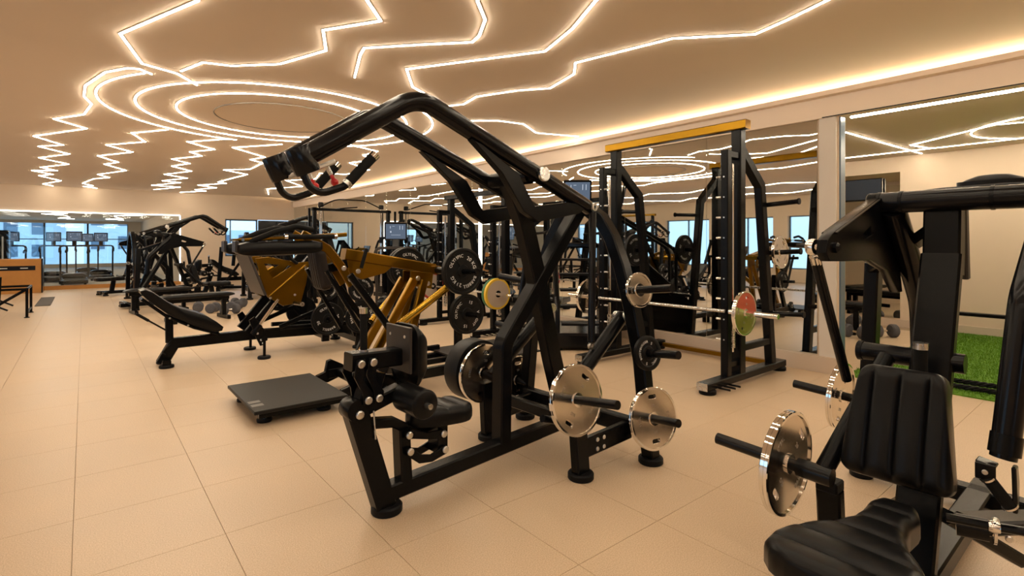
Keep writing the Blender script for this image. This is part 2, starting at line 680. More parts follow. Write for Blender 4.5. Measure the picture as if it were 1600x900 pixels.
# ---- ceiling of the main hall
ceil = struct(MB().box2(XL - 0.2, 6.42, YB - 0.2, YF + 0.2, CEIL, CEIL + 0.15).build('ceiling', 'ceiling_paint', smooth=0))
RC = (2.05, 7.3)
MB().lathe([(0.80, 0), (0.80, 0.012), (0.812, 0.012), (0.812, 0.0), (0.80, 0)], (RC[0], RC[1], CEIL - 0.0122), (0, 0, 1), 72, False).build('ring_groove', 'aluminium', ceil)
MB().lathe([(0.795, 0.0), (0.795, 0.006), (0.0, 0.006)], (RC[0], RC[1], CEIL - 0.006), (0, 0, 1), 72).build('centre_disc', 'ceiling_paint', ceil)

# ---- right wall: plinth, mirror panels, fascia and light cove
wall_r = struct(MB().box2(6.02, 6.2, 2.06, YF, 0, 2.66).build('wall_right', 'wall_paint', smooth=0))
pw = (YF - 2.26) / 14
pan0 = None
for k in range(14):
    y0 = 2.26 + k * pw
    if pan0 is None:
        pan0 = MB().box((0, 0, 0), (0.006, pw - 0.003, 2.48)).build('mirror_panel', 'mirror_glass', wall_r, bevel=0.0015, smooth=0)
        p_ = pan0
    else:
        p_ = bpy.data.objects.new('mirror_panel', pan0.data)
        COL.objects.link(p_)
        p_.parent = wall_r
    p_.location = (6.013, y0 + pw / 2, 0.17 + 1.24)
struct(MB().box2(5.95, 6.02, 2.06, YF, 0, 0.168).build('baseboard_right', 'plinth_paint', smooth=0))
fas = struct(MB().box2(5.97, 6.09, YB, YF, 2.655, 2.885).build('trim_1', 'fascia_paint', smooth=0))
MB().box2(5.88, 5.97, YB, YF, 2.865, 2.885).build('ledge', 'fascia_paint', fas, smooth=0)
MB().box2(5.88, 5.895, YB, YF, 2.885, 2.915).build('lip', 'fascia_paint', fas, smooth=0)
MB().box2(5.967, 5.971, YB, 2.2, 2.655, 2.665).build('air_slot', 'dark_panel', fas, smooth=0)
struct(MB().box2(6.09, 6.40, YB, YF, 2.80, 2.84).build('trim_2', 'fascia_paint', smooth=0))
struct(MB().box2(6.38, 6.42, YB, YF, 2.84, CEIL).build('trim_3', 'fascia_paint', smooth=0))
# free-standing column closing the mirror wall, glass edge beside it
colm = struct(MB().box2(5.985, 6.16, 2.075, 2.235, 0.168, 2.655).build('trim_4', 'column_paint', smooth=0))
MB().box2(6.03, 6.15, 2.045, 2.075, 0.168, 2.655).build('glass_edge', 'dark_window', colm, smooth=0)

# ---- far wall: glazed partition to the cardio room, solid part with window and dark glass door
wf = struct(MB().box2(XL, 6.2, YF, YF + 0.2, 2.28, CEIL).build('wall_far', 'wall_paint', smooth=0))
MB().box2(2.45, 3.74, YF, YF + 0.2, 0, 2.28).build('wall_piece', 'wall_paint', wf, smooth=0)
MB().box2(3.74, 6.2, YF, YF + 0.2, 2.18, 2.28).build('wall_piece', 'wall_paint', wf, smooth=0)
MB().box2(3.74, 4.78, YF, YF + 0.2, 0, 0.9).build('wall_piece', 'wall_paint', wf, smooth=0)
MB().box2(XL, 2.45, YF, YF + 0.2, 0, 0.11).build('glazing_sill', 'orange_board', wf, smooth=0)
MB().box2(XL, 2.45, YF + 0.06, YF + 0.14, 2.24, 2.28).build('head_rail', 'dark_panel', wf, smooth=0)
for k in range(5):
    x0 = XL + k * 1.89
    MB().box2(x0 + 0.004, x0 + 1.886, YF + 0.095, YF + 0.105, 0.11, 2.24).build('glass_pane', 'pane_glass', wf, smooth=0)
w3 = struct(MB().box2(3.76, 4.76, YF + 0.1, YF + 0.11, 0.92, 2.16).build('window_1', 'pane_glass', smooth=0))
fr_ = MB()
for a in ((3.74, 3.79, 0.9, 2.18), (4.73, 4.78, 0.9, 2.18), (3.74, 4.78, 0.9, 0.95), (3.74, 4.78, 2.13, 2.18), (3.9, 3.93, 0.9, 2.18)):
    fr_.box2(a[0], a[1], YF + 0.07, YF + 0.13, a[2], a[3])
fr_.build('window_frame', 'dark_window', w3, smooth=0)
d1 = struct(MB().box2(4.80, 6.0, YF + 0.05, YF + 0.1, 0, 2.16).build('door_1', 'dark_panel', smooth=0))
MB().box2(5.38, 5.42, YF + 0.03, YF + 0.05, 0.02, 2.14).build('door_stile', 'satin_black', d1, smooth=0)
MB().tube([(5.33, YF + 0.02, 0.85), (5.33, YF + 0.02, 1.25)], 0.012).build('door_handle', 'brushed_steel', d1)

# ---- left wall with windows (seen in the mirrors)
wl = struct(MB().box2(XL - 0.2, XL, YB, YF, 2.3, CEIL).build('wall_left', 'wall_paint', smooth=0))
MB().box2(XL - 0.2, XL, YB, YF, 0, 0.45).build('wall_piece', 'wall_paint', wl, smooth=0)
MB().box2(XL - 0.2, XL, YB, 3.4, 0.45, 2.3).build('wall_piece', 'wall_paint', wl, smooth=0)
MB().box2(XL - 0.2, XL, 18.2, YF, 0.45, 2.3).build('wall_piece', 'wall_paint', wl, smooth=0)
for k in range(1, 6):
    yy = 3.4 + k * 14.8 / 6
    MB().box2(XL - 0.2, XL + 0.06, yy - 0.25, yy + 0.25, 0.45, 2.3).build('pier', 'wall_paint', wl, smooth=0)
nwin = 2
for k in range(6):
    y0, y1 = 3.4 + k * 14.8 / 6 + (0.25 if k else 0), 3.4 + (k + 1) * 14.8 / 6 - (0.25 if k < 5 else 0)
    w_ = struct(MB().box2(XL - 0.11, XL - 0.10, y0, y1, 0.45, 2.3).build('window_%d' % nwin, 'pane_glass', smooth=0))
    f_ = MB()
    for q in (y0 + 0.02, (y0 + y1) / 2, y1 - 0.02):
        f_.box2(XL - 0.14, XL - 0.07, q - 0.02, q + 0.02, 0.45, 2.3)
    for q in (0.47, 2.28):
        f_.box2(XL - 0.14, XL - 0.07, y0, y1, q - 0.02, q + 0.02)
    f_.build('window_frame', 'dark_window', w_, smooth=0)
    nwin += 1

# ---- back wall with the windows behind the photographer
wb_ = struct(MB().box2(XL, 10.4, YB - 0.2, YB, 2.45, CEIL).build('wall_back', 'wall_paint', smooth=0))
MB().box2(XL, 10.4, YB - 0.2, YB, 0, 0.35).build('wall_piece', 'wall_paint', wb_, smooth=0)
for k in range(7):
    xx = XL + k * 17.4 / 6
    MB().box2(xx - 0.3, xx + 0.3, YB - 0.2, YB + 0.04, 0.35, 2.45).build('pier', 'wall_paint', wb_, smooth=0)
for k in range(6):
    x0, x1 = XL + k * 17.4 / 6 + 0.3, XL + (k + 1) * 17.4 / 6 - 0.3
    if k in (2, 3, 4, 5):
        MB().box2(x0, x1, YB - 0.2, YB, 0.35, 2.45).build('wall_piece', 'wall_paint', wb_, smooth=0)
        continue
    w_ = struct(MB().box2(x0, x1, YB - 0.11, YB - 0.10, 0.35, 2.45).build('window_%d' % nwin, 'pane_glass', smooth=0))
    f_ = MB()
    for q in (x0 + 0.02, (x0 + x1) / 2, x1 - 0.02):
        f_.box2(q - 0.02, q + 0.02, YB - 0.14, YB - 0.07, 0.35, 2.45)
    for q in (0.37, 2.43):
        f_.box2(x0, x1, YB - 0.14, YB - 0.07, q - 0.02, q + 0.02)
    f_.build('window_frame', 'dark_window', w_, smooth=0)
    nwin += 1

# ---- turf room behind the opening on the right
wt = struct(MB().box2(10.2, 10.4, YB, 2.55, 0, 2.8).build('wall_turf', 'wall_paint', smooth=0))
MB().box2(10.2, 10.4, 2.55, 8.0, 0, 2.8).build('wall_piece', 'wall_paint', wt, smooth=0)
for k in range(4):
    MB().box2(10.185, 10.199, 2.6 + k * 1.35, 2.6 + k * 1.35 + 1.346, 0.14, 2.5).build('mirror_panel', 'mirror_glass', wt, smooth=0)
MB().box2(10.16, 10.2, YB, 8.0, 0, 0.12).build('skirting', 'plinth_paint', wt, smooth=0)
struct(MB().box2(6.2, 10.4, 8.0, 8.2, 0, 2.8).build('wall_turf_end', 'wall_paint', smooth=0))
ct = struct(MB().box2(6.09, 10.4, YB, 8.2, 2.75, 2.79).build('ceiling_turf', 'ceiling_paint', smooth=0))

# ---- cardio room shell beyond the glass
struct(MB().box2(2.6, 2.8, YF + 0.2, 38.2, 0, 3.0).build('wall_cardio_right', 'wall_paint', smooth=0))
struct(MB().box2(-9.2, -9.0, YF + 0.2, 38.2, 0, 3.0).build('wall_cardio_left', 'wall_paint', smooth=0))
struct(MB().box2(-9.2, 2.8, YF + 0.2, 38.2, 2.6, 2.75).build('ceiling_cardio', 'ceiling_paint', smooth=0))
wc = struct(MB().box2(-9.2, 2.8, 38.0, 38.2, 2.45, 2.75).build('wall_cardio_far', 'wall_paint', smooth=0))
MB().box2(-9.2, 2.8, 38.0, 38.2, 0, 0.2).build('wall_piece', 'wall_paint', wc, smooth=0)
MB().box2(2.0, 2.8, 38.0, 38.2, 0.2, 2.45).build('wall_piece', 'wall_paint', wc, smooth=0)
for k in range(6):
    x0 = -9.0 + k * 11.0 / 6
    w_ = struct(MB().box2(x0 + 0.03, x0 + 11.0 / 6 - 0.03, 38.08, 38.09, 0.2, 2.45).build('window_%d' % nwin, 'pane_glass', smooth=0))
    f_ = MB()
    for q in (x0, x0 + 11.0 / 6):
        f_.box2(q - 0.04, q + 0.04, 38.03, 38.13, 0.2, 2.45)
    f_.box2(x0, x0 + 11.0 / 6, 38.03, 38.13, 1.55, 1.60)
    f_.build('window_frame', 'dark_window', w_, smooth=0)
    nwin += 1
for k, (bx, by, bw, bh) in enumerate(((-6, 70, 9, 8), (5, 62, 10, 11), (14, 75, 14, 7), (-15, 66, 8, 6), (30, 60, 10, 5))):
    bo = MB().box2(bx - bw / 2, bx + bw / 2, by, by + 6, -6, bh - 4).build('apartment_block', 'skyline', smooth=0)
    tag(bo, ['low grey building outside the far glazing, left of the taller block', 'tallest pale block outside the far window',
             'long low block outside beyond the tallest block', 'narrow building at the left outside the cardio windows',
             'building at the far right outside the windows'][k], 'building')
    for a in range(int(bw / 2)):
        for c_ in range(3):
            MB().box2(bx - bw / 2 + 0.5 + a * 2, bx - bw / 2 + 1.5 + a * 2, by - 0.05, by, bh - 5.8 - c_ * 2.2, bh - 4.6 - c_ * 2.2).build('window', 'dark_window', bo, smooth=0)

# ================================================================== LIGHTS OF THE ROOM (LED profiles)


def led(path, label, z=CEIL, closed=False, w=0.017, mat='led_warm', group='warm LED profiles on the ceiling', down=0.007):
    c0 = V((path[0][0], path[0][1], z))
    t_ = thing('led_strip', label, 'strip light', tuple(c0), group=group)
    P = [V((x - c0.x, y - c0.y, 0)) for x, y in path]
    dn = V((0, 0, -down / 2))
    MB().sweep([p + V((0, 0, -0.003)) for p in P], 0.005, w + 0.014, (0, 0, 1), 0.001).build('profile', 'aluminium', t_, smooth=0)
    MB().sweep([p + dn + V((0, 0, -0.004)) for p in P], down, w, (0, 0, 1), 0.003).build('diffuser', mat, t_, smooth=0)
    return t_


def arc(r_, a0, a1, n=48):
    return [(RC[0] + r_ * math.cos(R(a0 + (a1 - a0) * k / n)), RC[1] + r_ * math.sin(R(a0 + (a1 - a0) * k / n))) for k in range(n + 1)]


led([(0.3, -2.0), (-0.1, -0.8), (0.35, 0.4), (0.0, 1.8), (0.48, 3.3), (0.6, 4.1), (0.22, 5.14), (0.41, 5.86), (0.7, 5.99), (0.91, 6.3)], 'angular LED strip zigzagging at the upper left toward the rings')
led([(1.3, -2.2), (0.9, -0.9), (1.35, 0.5), (0.85, 1.7), (1.2, 3.0), (1.49, 3.38), (1.7, 3.62), (1.43, 4.06), (1.6, 4.47), (1.39, 5.08), (1.06, 5.41), (0.84, 5.47), (0.72, 5.88)], 'stepped LED strip above the rings, second from the left at the top edge')
led([(2.0, -2.4), (2.3, -1.0), (1.7, 0.3), (2.1, 1.5), (1.9, 2.6), (2.07, 2.91), (2.29, 3.12), (2.43, 3.39), (2.46, 3.53), (2.19, 3.81), (1.83, 4.21), (1.87, 4.39), (2.08, 5.02)], 'curved LED strip with a rounded elbow ending above the pulldown arm')
led([(3.1, -2.4), (2.8, -1.0), (3.2, 0.2), (2.7, 1.2), (2.5, 2.0), (2.69, 2.4), (2.9, 2.82), (3.06, 3.3), (2.36, 4.47), (2.68, 4.94), (3.1, 5.19)], 'long angular LED strip with hooked end above the bend of the pulldown arm')
led([(4.3, -2.6), (4.6, -1.2), (3.9, -0.3), (4.3, 0.5), (3.75, 1.1), (3.9, 1.41), (4.01, 1.71), (4.09, 1.99), (3.66, 2.45), (3.47, 3.34), (3.69, 3.57), (3.83, 4.06), (3.62, 4.33), (3.41, 4.81), (3.48, 5.17), (3.29, 5.51)], 'rightmost long stepped LED strip running toward the top right corner')
led([(3.82, 5.98), (4.32, 5.57), (4.7, 5.51), (5.22, 5.83), (5.9, 5.62)], 'wavy LED strip joining the rings to the wall cove')
led([(0.51, 6.17), (0.41, 6.06), (0.32, 6.09), (0.16, 6.38), (0.01, 7.06), (-0.0, 7.59), (0.07, 7.95), (-0.0, 8.64), (-0.31, 9.21), (0.03, 9.68), (-0.6, 10.88), (-0.27, 11.56), (-0.6, 11.98), (-0.21, 12.64), (-0.67, 13.58), (-0.25, 14.28), (-0.73, 15.27), (-0.47, 15.7), (-0.91, 16.06), (-0.58, 16.64), (-0.85, 17.16), (-0.47, 18.2), (-0.88, 19.49), (-0.69, 20.0)], 'leftmost zigzag LED strip running to the far wall')
led([(0.94, 9.04), (0.55, 9.65), (0.77, 10.35), (0.29, 11.1), (0.68, 11.66), (0.2, 12.58), (0.54, 13.31), (0.33, 13.81), (0.74, 14.71), (0.26, 15.96), (0.49, 16.55), (0.19, 17.13), (-0.03, 18.6), (0.2, 19.2), (-0.02, 19.6), (0.3, 20.0)], 'second zigzag LED strip from the left, from the rings to the far wall')
led([(1.78, 9.2), (1.3, 9.92), (1.77, 10.43), (1.48, 11.0), (1.72, 11.35), (1.33, 12.14), (1.69, 12.59), (1.45, 13.25), (1.9, 13.9), (1.49, 14.95), (2.02, 15.47), (1.6, 16.51), (2.03, 16.72), (1.49, 17.97), (2.18, 18.07), (1.66, 19.43)], 'third zigzag LED strip from the left, from the rings to the far wall')
led([(2.55, 9.18), (1.98, 10.02), (2.68, 10.75), (2.54, 11.26), (2.84, 11.54), (2.86, 12.72), (2.43, 13.2), (3.02, 13.71), (2.79, 15.91), (3.02, 16.11), (2.51, 17.14), (3.04, 17.59), (2.65, 18.6), (2.98, 18.9), (2.41, 19.9)], 'fourth zigzag LED strip from the left, right of the ring centre')
led([(3.5, 8.6), (3.46, 8.51), (4.07, 8.8), (4.04, 9.36), (4.43, 9.72), (4.21, 10.42), (4.96, 11.14), (4.84, 12.22), (4.29, 12.38), (4.6, 13.6), (4.1, 14.4), (4.9, 15.6), (4.3, 17.0), (4.8, 18.8)], 'zigzag LED strip behind the pulldown handles')
led(arc(1.20, -180, 180, 72), 'innermost glowing LED ring on the ceiling')
led(arc(1.60, -180, 180, 80), 'middle glowing LED ring on the ceiling', w=0.02)
led(arc(1.95, 95, 215, 50), 'outer LED arc on the left of the rings')
led(arc(1.95, -62, 62, 50), 'outer LED arc on the right of the rings')
# strips over the parts of the hall that only the mirrors show
for k, (x0, lab) in enumerate(((-3.0, 'zigzag LED strip over the left aisle'), (-5.4, 'zigzag LED strip beside the left windows'))):
    rnd = random.Random(k + 3)
    led([(x0 + (0.45 if q % 2 else -0.45) + rnd.uniform(-.3, .3), -3 + q * 1.05) for q in range(22)], lab, group='LED profiles over the left half of the hall')
def line_light(name, p0, p1, w, h, mat, label, n=(0, 0, 1)):
    o0 = V(p0)
    t_ = thing(name, label, 'strip light', tuple(o0))
    d_ = V(p1) - o0
    MB().bar((0, 0, 0), tuple(d_), w, h, n, 0.002).build('diffuser', mat, t_, smooth=0)
    off = V((0.012, 0, 0)) if mat == 'led_cove' else V((0.012, 0.012, 0.0))
    MB().bar(tuple(off), tuple(d_ + off), w * 0.6, h * 1.25, n, 0.002).build('profile', 'aluminium', t_, smooth=0)
    return t_


line_light('cove_light', (6.28, YB + 0.05, 2.905), (6.28, YF - 0.05, 2.905), 0.05, 0.012, 'led_cove', 'hidden warm LED line in the cove along the mirror wall')
line_light('mirror_light', (XL + 0.1, YF - 0.012, 2.255), (2.42, YF - 0.012, 2.255), 0.03, 0.02, 'led_white', 'white light line along the top of the far glazing')
line_light('mirror_light', (2.43, YF - 0.012, 0.12), (2.43, YF - 0.012, 2.24), 0.03, 0.02, 'led_white', 'upright white light line at the right edge of the far glazing', (1, 0, 0))
line_light('mirror_light', (5.99, 8.35, 0.18), (5.99, 8.35, 2.6), 0.035, 0.02, 'led_white', 'upright white light line on the mirror wall behind the plates', (0, 1, 0))
line_light('header_light', (6.30, YB + 0.1, 2.685), (6.30, 2.04, 2.685), 0.02, 0.03, 'led_warm', 'straight LED line under the beam of the turf room opening')
led([(6.9, 2.9), (7.42, 2.46), (10.1, 2.3)], 'straight LED strip on the turf room ceiling', z=2.75, group='LED profiles of the turf room')
led([(9.6, 2.1), (9.1, 2.2), (8.3, 1.2), (8.5, 0.6), (9.2, 0.4)], 'hooked LED strip on the turf room ceiling', z=2.75, group='LED profiles of the turf room')
led([(8.9 + 0.9 * math.cos(R(a)), 0.6 + 0.9 * math.sin(R(a))) for a in range(-60, 210, 10)], 'round LED arc on the turf room ceiling', z=2.75, group='LED profiles of the turf room')
for k, (x0, lab) in enumerate(((-3.2, 'left LED zigzag on the cardio room ceiling'), (-0.9, 'middle LED zigzag on the cardio room ceiling'), (1.4, 'right LED zigzag on the cardio room ceiling'))):
    rnd = random.Random(k + 23)
    led([(x0 + rnd.uniform(-.7, .7), 21 + q * 1.1) for q in range(14)], lab, z=2.6, group='LED profiles of the cardio room')

# ================================================================== WEIGHT PLATES
PLATES = {}


def slot(cx, cy, w, h, ang):
    out = []
    for x, y in rrect(w, h, h * 0.45, 4):
        ca, sa = math.cos(R(ang)), math.sin(R(ang))
        out.append((cx + x * ca - y * sa, cy + x * sa + y * ca))
    return out


def flat_disc(loops, t, bev=0.002):
    """outline in x-z facing -y"""
    me = curve_mesh(loops, t / 2 - bev, bev)
    me.transform(Matrix.Rotation(R(90), 4, 'X'))
    return me


def plate_chrome(R_, t, painted_reflection=False, txt='20 KG', slots=True):
    key = ('c', R_, t, painted_reflection, txt, slots)
    if key in PLATES:
        return PLATES[key]
    parts = []
    loops = [circ(R_ - 0.006, 56), circ(0.026, 20)]
    if slots:
        loops += [slot(0, R_ * 0.70, 0.066, 0.028, 0), slot(0, -R_ * 0.70, 0.066, 0.028, 0)]
    parts.append(('disc', flat_disc(loops, t * 0.6), 'painted_reflection' if painted_reflection else 'satin_chrome', None))
    rim = MB().lathe([(R_ - 0.014, -t / 2), (R_ - 0.003, -t / 2), (R_, -t / 2 + 0.003), (R_, -0.002), (R_ - 0.003, 0), (R_, 0.002), (R_, t / 2 - 0.003), (R_ - 0.003, t / 2), (R_ - 0.014, t / 2), (R_ - 0.014, -t / 2)], (0, 0, 0), (0, 1, 0), 56, False)
    parts.append(('rim', rim, 'chrome', None))
    hub = MB().lathe([(0.026, -t / 2 - 0.001), (0.040, -t / 2 - 0.001), (0.042, 0), (0.040, t / 2 + 0.001), (0.026, t / 2 + 0.001), (0.026, -t / 2 - 0.001)], (0, 0, 0), (0, 1, 0), 24, False)
    parts.append(('hub', hub, 'chrome', None))
    if txt:
        a, b_ = txt.split(' ')
        s = R_ * 0.13
        it = [(a, s, R_ * 0.42, 90, False), (b_, s, R_ * 0.42, 270, False), ('STEEL', s * 0.9, R_ * 0.62, 0, False), ('STEEL', s * 0.9, R_ * 0.62, 180, False)]
        parts.append(('lettering', bent_text(it, -t * 0.3 - 0.0002), 'embossed', None))
    PLATES[key] = parts
    return parts


def plate_iron(R_, t, w1='OLYMPIC', w2='BARBELL', num='20', spokes=True, hubr=0.055):
    key = ('i', R_, t, w1, num)
    if key in PLATES:
        return PLATES[key]
    parts = []
    body = MB().lathe([(0.026, -t * 0.5), (hubr, -t * 0.5), (hubr + 0.006, -t * 0.28), (R_ - 0.03, -t * 0.28), (R_ - 0.022, -t * 0.5), (R_ - 0.004, -t * 0.5), (R_, -t * 0.4),
                       (R_, t * 0.4), (R_ - 0.004, t * 0.5), (R_ - 0.022, t * 0.5), (R_ - 0.03, t * 0.28), (hubr + 0.006, t * 0.28), (hubr, t * 0.5), (0.026, t * 0.5), (0.026, -t * 0.5)], (0, 0, 0), (0, 1, 0), 48, False)
    parts.append(('disc', body, 'iron_plate', None))
    if spokes:
        for k in range(3):
            a = R(25 + 120 * k)
            sp = MB().bar((hubr * math.cos(a), -t * 0.30, hubr * math.sin(a)), ((R_ - 0.026) * math.cos(a), -t * 0.30, (R_ - 0.026) * math.sin(a)), t * 0.2, 0.010, (0, 1, 0), 0.001)
            parts.append(('rib', sp, 'iron_plate', None))
    s = R_ * 0.20
    it = [(w1, s, R_ * 0.66, 148, False), (w2, s, R_ * 0.66, 325, False), (num, s * 1.15, R_ * 0.60, 60, False), (num, s * 1.15, R_ * 0.60, 250, False)]
    parts.append(('lettering', bent_text(it, -t * 0.28 - 0.0006), 'white_paint', None))
    PLATES[key] = parts
    return parts


def plate_bumper(R_, t, rim='yellow_plastic'):
    key = ('b', R_, t, rim)
    if key in PLATES:
        return PLATES[key]
    parts = []
    body = MB().lathe([(0.026, -t * 0.5), (R_ * 0.86, -t * 0.5), (R_ * 0.86, t * 0.5), (0.026, t * 0.5), (0.026, -t * 0.5)], (0, 0, 0), (0, 1, 0), 48, False)
    parts.append(('disc', body, 'plate_grey', None))
    rm = MB().lathe([(R_ * 0.86, -t * 0.5), (R_ - 0.004, -t * 0.5), (R_, -t * 0.35), (R_, t * 0.35), (R_ - 0.004, t * 0.5), (R_ * 0.86, t * 0.5), (R_ * 0.86, -t * 0.5)], (0, 0, 0), (0, 1, 0), 48, False)
    parts.append(('rim', rm, rim, None))
    hb = MB().lathe([(0.026, -t * 0.55), (0.05, -t * 0.55), (0.05, t * 0.55), (0.026, t * 0.55), (0.026, -t * 0.55)], (0, 0, 0), (0, 1, 0), 24, False)
    parts.append(('hub', hb, 'chrome', None))
    PLATES[key] = parts
    return parts


def plate(parts, label, M, name='weight_plate', group=None):
    """M: world matrix whose local -y is the plate's lettered face"""
    t_ = thing(name, label, 'weight plate', group=group)
    t_.matrix_world = M
    for k, (n, src, mat, lb) in enumerate(parts):
        if isinstance(src, MB):
            ob = src.build(n, mat, t_)
            parts[k] = (n, ob.data, mat, lb)
        elif len(src.materials):
            ob = bpy.data.objects.new(n, src)
            COL.objects.link(ob)
            ob.parent = t_
        else:
            ob = link(n, src, mat, t_)
        if n == 'lettering':
            ob['kind'] = 'stuff'
    return t_


def frame_mat(root_loc, rz, p, axis, spin=0.0):
    """world matrix of a disc whose local -y points along axis (machine-local vector)"""
    M0 = Matrix.Translation(V(root_loc)) @ Matrix.Rotation(rz, 4, 'Z')
    y = -V(axis).normalized()
    z = V((0, 0, 1))
    x = y.cross(z).normalized()
    z = x.cross(y).normalized()
    L = Matrix((x, y, z)).transposed().to_4x4()
    return M0 @ Matrix.Translation(V(p)) @ L @ Matrix.Rotation(spin, 4, 'Y')


def foot(t_, x, y, r_=0.075, h=0.04):
    MB().lathe([(r_ * 0.94, 0), (r_, 0.006), (r_, h - 0.008), (r_ * 0.9, h), (0, h)], (x, y, 0), (0, 0, 1), 24).build('foot', 'black_rubber', t_)


def bolts(t_, pts, axis, r_=0.013, h=0.009, mat='zinc'):
    for p in pts:
        b_ = MB()
        bolt(b_, p, axis, r_, h)
        b_.build('bolt', mat, t_)


def lerp(a, b_, k):
    return tuple(a[i] + (b_[i] - a[i]) * k for i in range(3))


# ================================================================== LAT PULLDOWN MACHINE (front centre)
def pulldown(label, loc, rz):
    t = thing('pulldown_machine', label, 'gym machine', loc, rz)
    MBb = lambda: MB()
    # base
    MB().bar((-0.025, 0, 0.035), (-0.185, 0, 0.56), 0.085, 0.105).build('front_post', 'black_metal', t)
    MB().lathe([(0.0, -0.052), (0.05, -0.052), (0.052, -0.048), (0.052, 0.048), (0.05, 0.052), (0, 0.052)], (-0.19, 0, 0.555), (0, 1, 0), 20).build('pivot_housing', 'black_metal', t)
    MB().bar((-0.01, 0, 0.10), (1.06, 0, 0.147), 0.085, 0.082).build('base_rail', 'black_metal', t)
    foot(t, -0.01, 0, 0.078, 0.042)
    MB().bar((0.085, 0, 0.13), (0.072, 0, 0.405), 0.085, 0.065).build('seat_post', 'black_metal', t)
    MB().sweep(fillet([(0.755, 0, 0.16), (0.765, 0, 0.745), (1.445, 0, 1.565)], 0.12, 5), 0.095, 0.085).build('centre_post', 'black_metal', t)
    for s in (-1, 1):
        MB().bar((1.0, s * 0.413, 0.03), (0.972, s * 0.405, 0.40), 0.06, 0.105).build('side_leg', 'black_metal', t)
        foot(t, 1.0, s * 0.413)
        foot(t, 1.486, s * 0.56)
        MB().bar((1.0, s * 0.41, 0.165), (1.44, s * 0.43, 0.185), 0.045, 0.115).build('side_bar', 'black_metal', t)
        bolts(t, [(x, s * 0.436, z) for x in (1.12, 1.18) for z in (0.145, 0.20)], (0, s, 0))
        # swing arm
        arm_p = fillet([(1.29, s * 0.23, 1.575), (0.03, s * 0.225, 2.05), (-0.47, s * 0.15, 1.72)], 0.20, 9)
        MB().tube(arm_p, 0.046, 16).build('swing_arm', 'satin_black', t)
        MB().xz([(0.33, 1.885), (0.40, 1.865), (0.66, 1.735), (0.785, 1.56), (1.06, 1.597), (1.27, 1.60), (1.18, 1.535), (0.815, 1.472), (0.70, 1.525), (0.54, 1.725)], s * 0.235, 0.046).build('arm_bracket', 'black_metal', t, bevel=0.004)
        MB().lathe([(0.0, 0), (0.040, 0), (0.042, 0.003), (0.042, 0.018), (0.038, 0.021), (0, 0.021)], (0.832, s * 0.272, 1.745), (0, s, 0), 24).build('pivot_cap', 'brushed_steel', t)
        # handle
        hx = MB()
        hx.lathe([(0.0, -0.058), (0.050, -0.058), (0.054, -0.052), (0.054, 0.052), (0.050, 0.058), (0.0, 0.058)], (-0.485, s * 0.148, 1.70), (-0.42, 0, 0.9), 22)
        hb = hx.build('handle_block', 'satin_black', t)
        cl = MB().bar((-0.46, s * 0.11, 1.655), (-0.33, s * 0.11, 1.715), 0.03, 0.022).build('catch', 'zinc', t)
        MB().tube([(-0.365, s * 0.11, 1.69), (-0.345, s * 0.11, 1.655)], 0.010, 10).build('plunger', 'brushed_steel', cl)
        MB().lathe([(0.006, 0), (0.009, 0.01), (0.008, 0.02), (0.014, 0.026), (0.018, 0.036), (0.014, 0.048), (0, 0.052)], (-0.345, s * 0.11, 1.655), (0.45, 0, -0.9), 14).build('knob', 'red_plastic', cl)
        hp = fillet([(-0.50, s * 0.16, 1.665), (-0.445, s * 0.17, 1.55), (-0.315, s * 0.185, 1.60), (-0.185, s * 0.20, 1.745)], 0.075, 7)
        MB().tube(hp, 0.0165, 12).build('handle', 'satin_black', t)
        g0, g1 = (-0.315, s * 0.185, 1.60), (-0.185, s * 0.20, 1.745)
        MB().tube([lerp(g0, g1, 0.12), lerp(g0, g1, 0.94)], 0.0225, 14).build('grip', 'foam_grip', t)
        MB().tube([lerp(g0, g1, 0.94), lerp(g0, g1, 1.06)], 0.0235, 14).build('grip_cap', 'chrome', t)
        MB().tube([lerp(g0, g1, 0.03), lerp(g0, g1, 0.12)], 0.0235, 14).build('grip_ring', 'brushed_steel', t)
        # pull rod and loading lever
        MB().tube([(1.285, s * 0.27, 1.545), (1.19, s * 0.335, 0.75)], 0.023, 12).build('pull_rod', 'satin_black', t)
        e1 = MB().lathe([(0.012, -0.012), (0.026, -0.012), (0.028, 0), (0.026, 0.012), (0.012, 0.012), (0.012, -0.012)], (1.292, s * 0.27, 1.578), (0, 1, 0), 18, False)
        e1.build('rod_eye', 'brushed_steel', t)
        MB().lathe([(0.012, -0.01), (0.022, -0.01), (0.024, 0), (0.022, 0.01), (0.012, 0.01), (0.012, -0.01)], (1.187, s * 0.335, 0.725), (0, 1, 0), 18, False).build('rod_eye', 'brushed_steel', t)
        MB().tube([(1.51, s * 0.33, 0.875), (0.955, s * 0.33, 0.455)], 0.043, 16).build('load_lever', 'black_metal', t)
        MB().tube([(1.505, s * 0.28, 0.872), (1.505, s * 0.46, 0.872)], 0.034, 16).build('lever_pivot', 'brushed_steel', t)
        MB().tube([(0.97, s * 0.27, 0.44), (0.957, s * 0.40, 0.458)], 0.032, 14).build('horn_collar', 'black_metal', t)
        MB().tube([(0.957, s * 0.40, 0.458), (0.935, s * 0.72, 0.503)], 0.0245, 14).build('horn', 'satin_black', t)
        # storage pegs on the arch
        for z0, r0 in ((0.275, 0.0), (0.665, 0.02), (1.045, 0.05)):
            y0 = 0.50 if z0 < 0.6 else (0.46 if z0 < 0.9 else 0.37)
            MB().tube([(1.47, s * y0, z0), (1.40, s * (0.80 if z0 < 0.9 else 0.76), z0 + 0.045)], 0.0245, 14).build('storage_peg', 'satin_black', t)
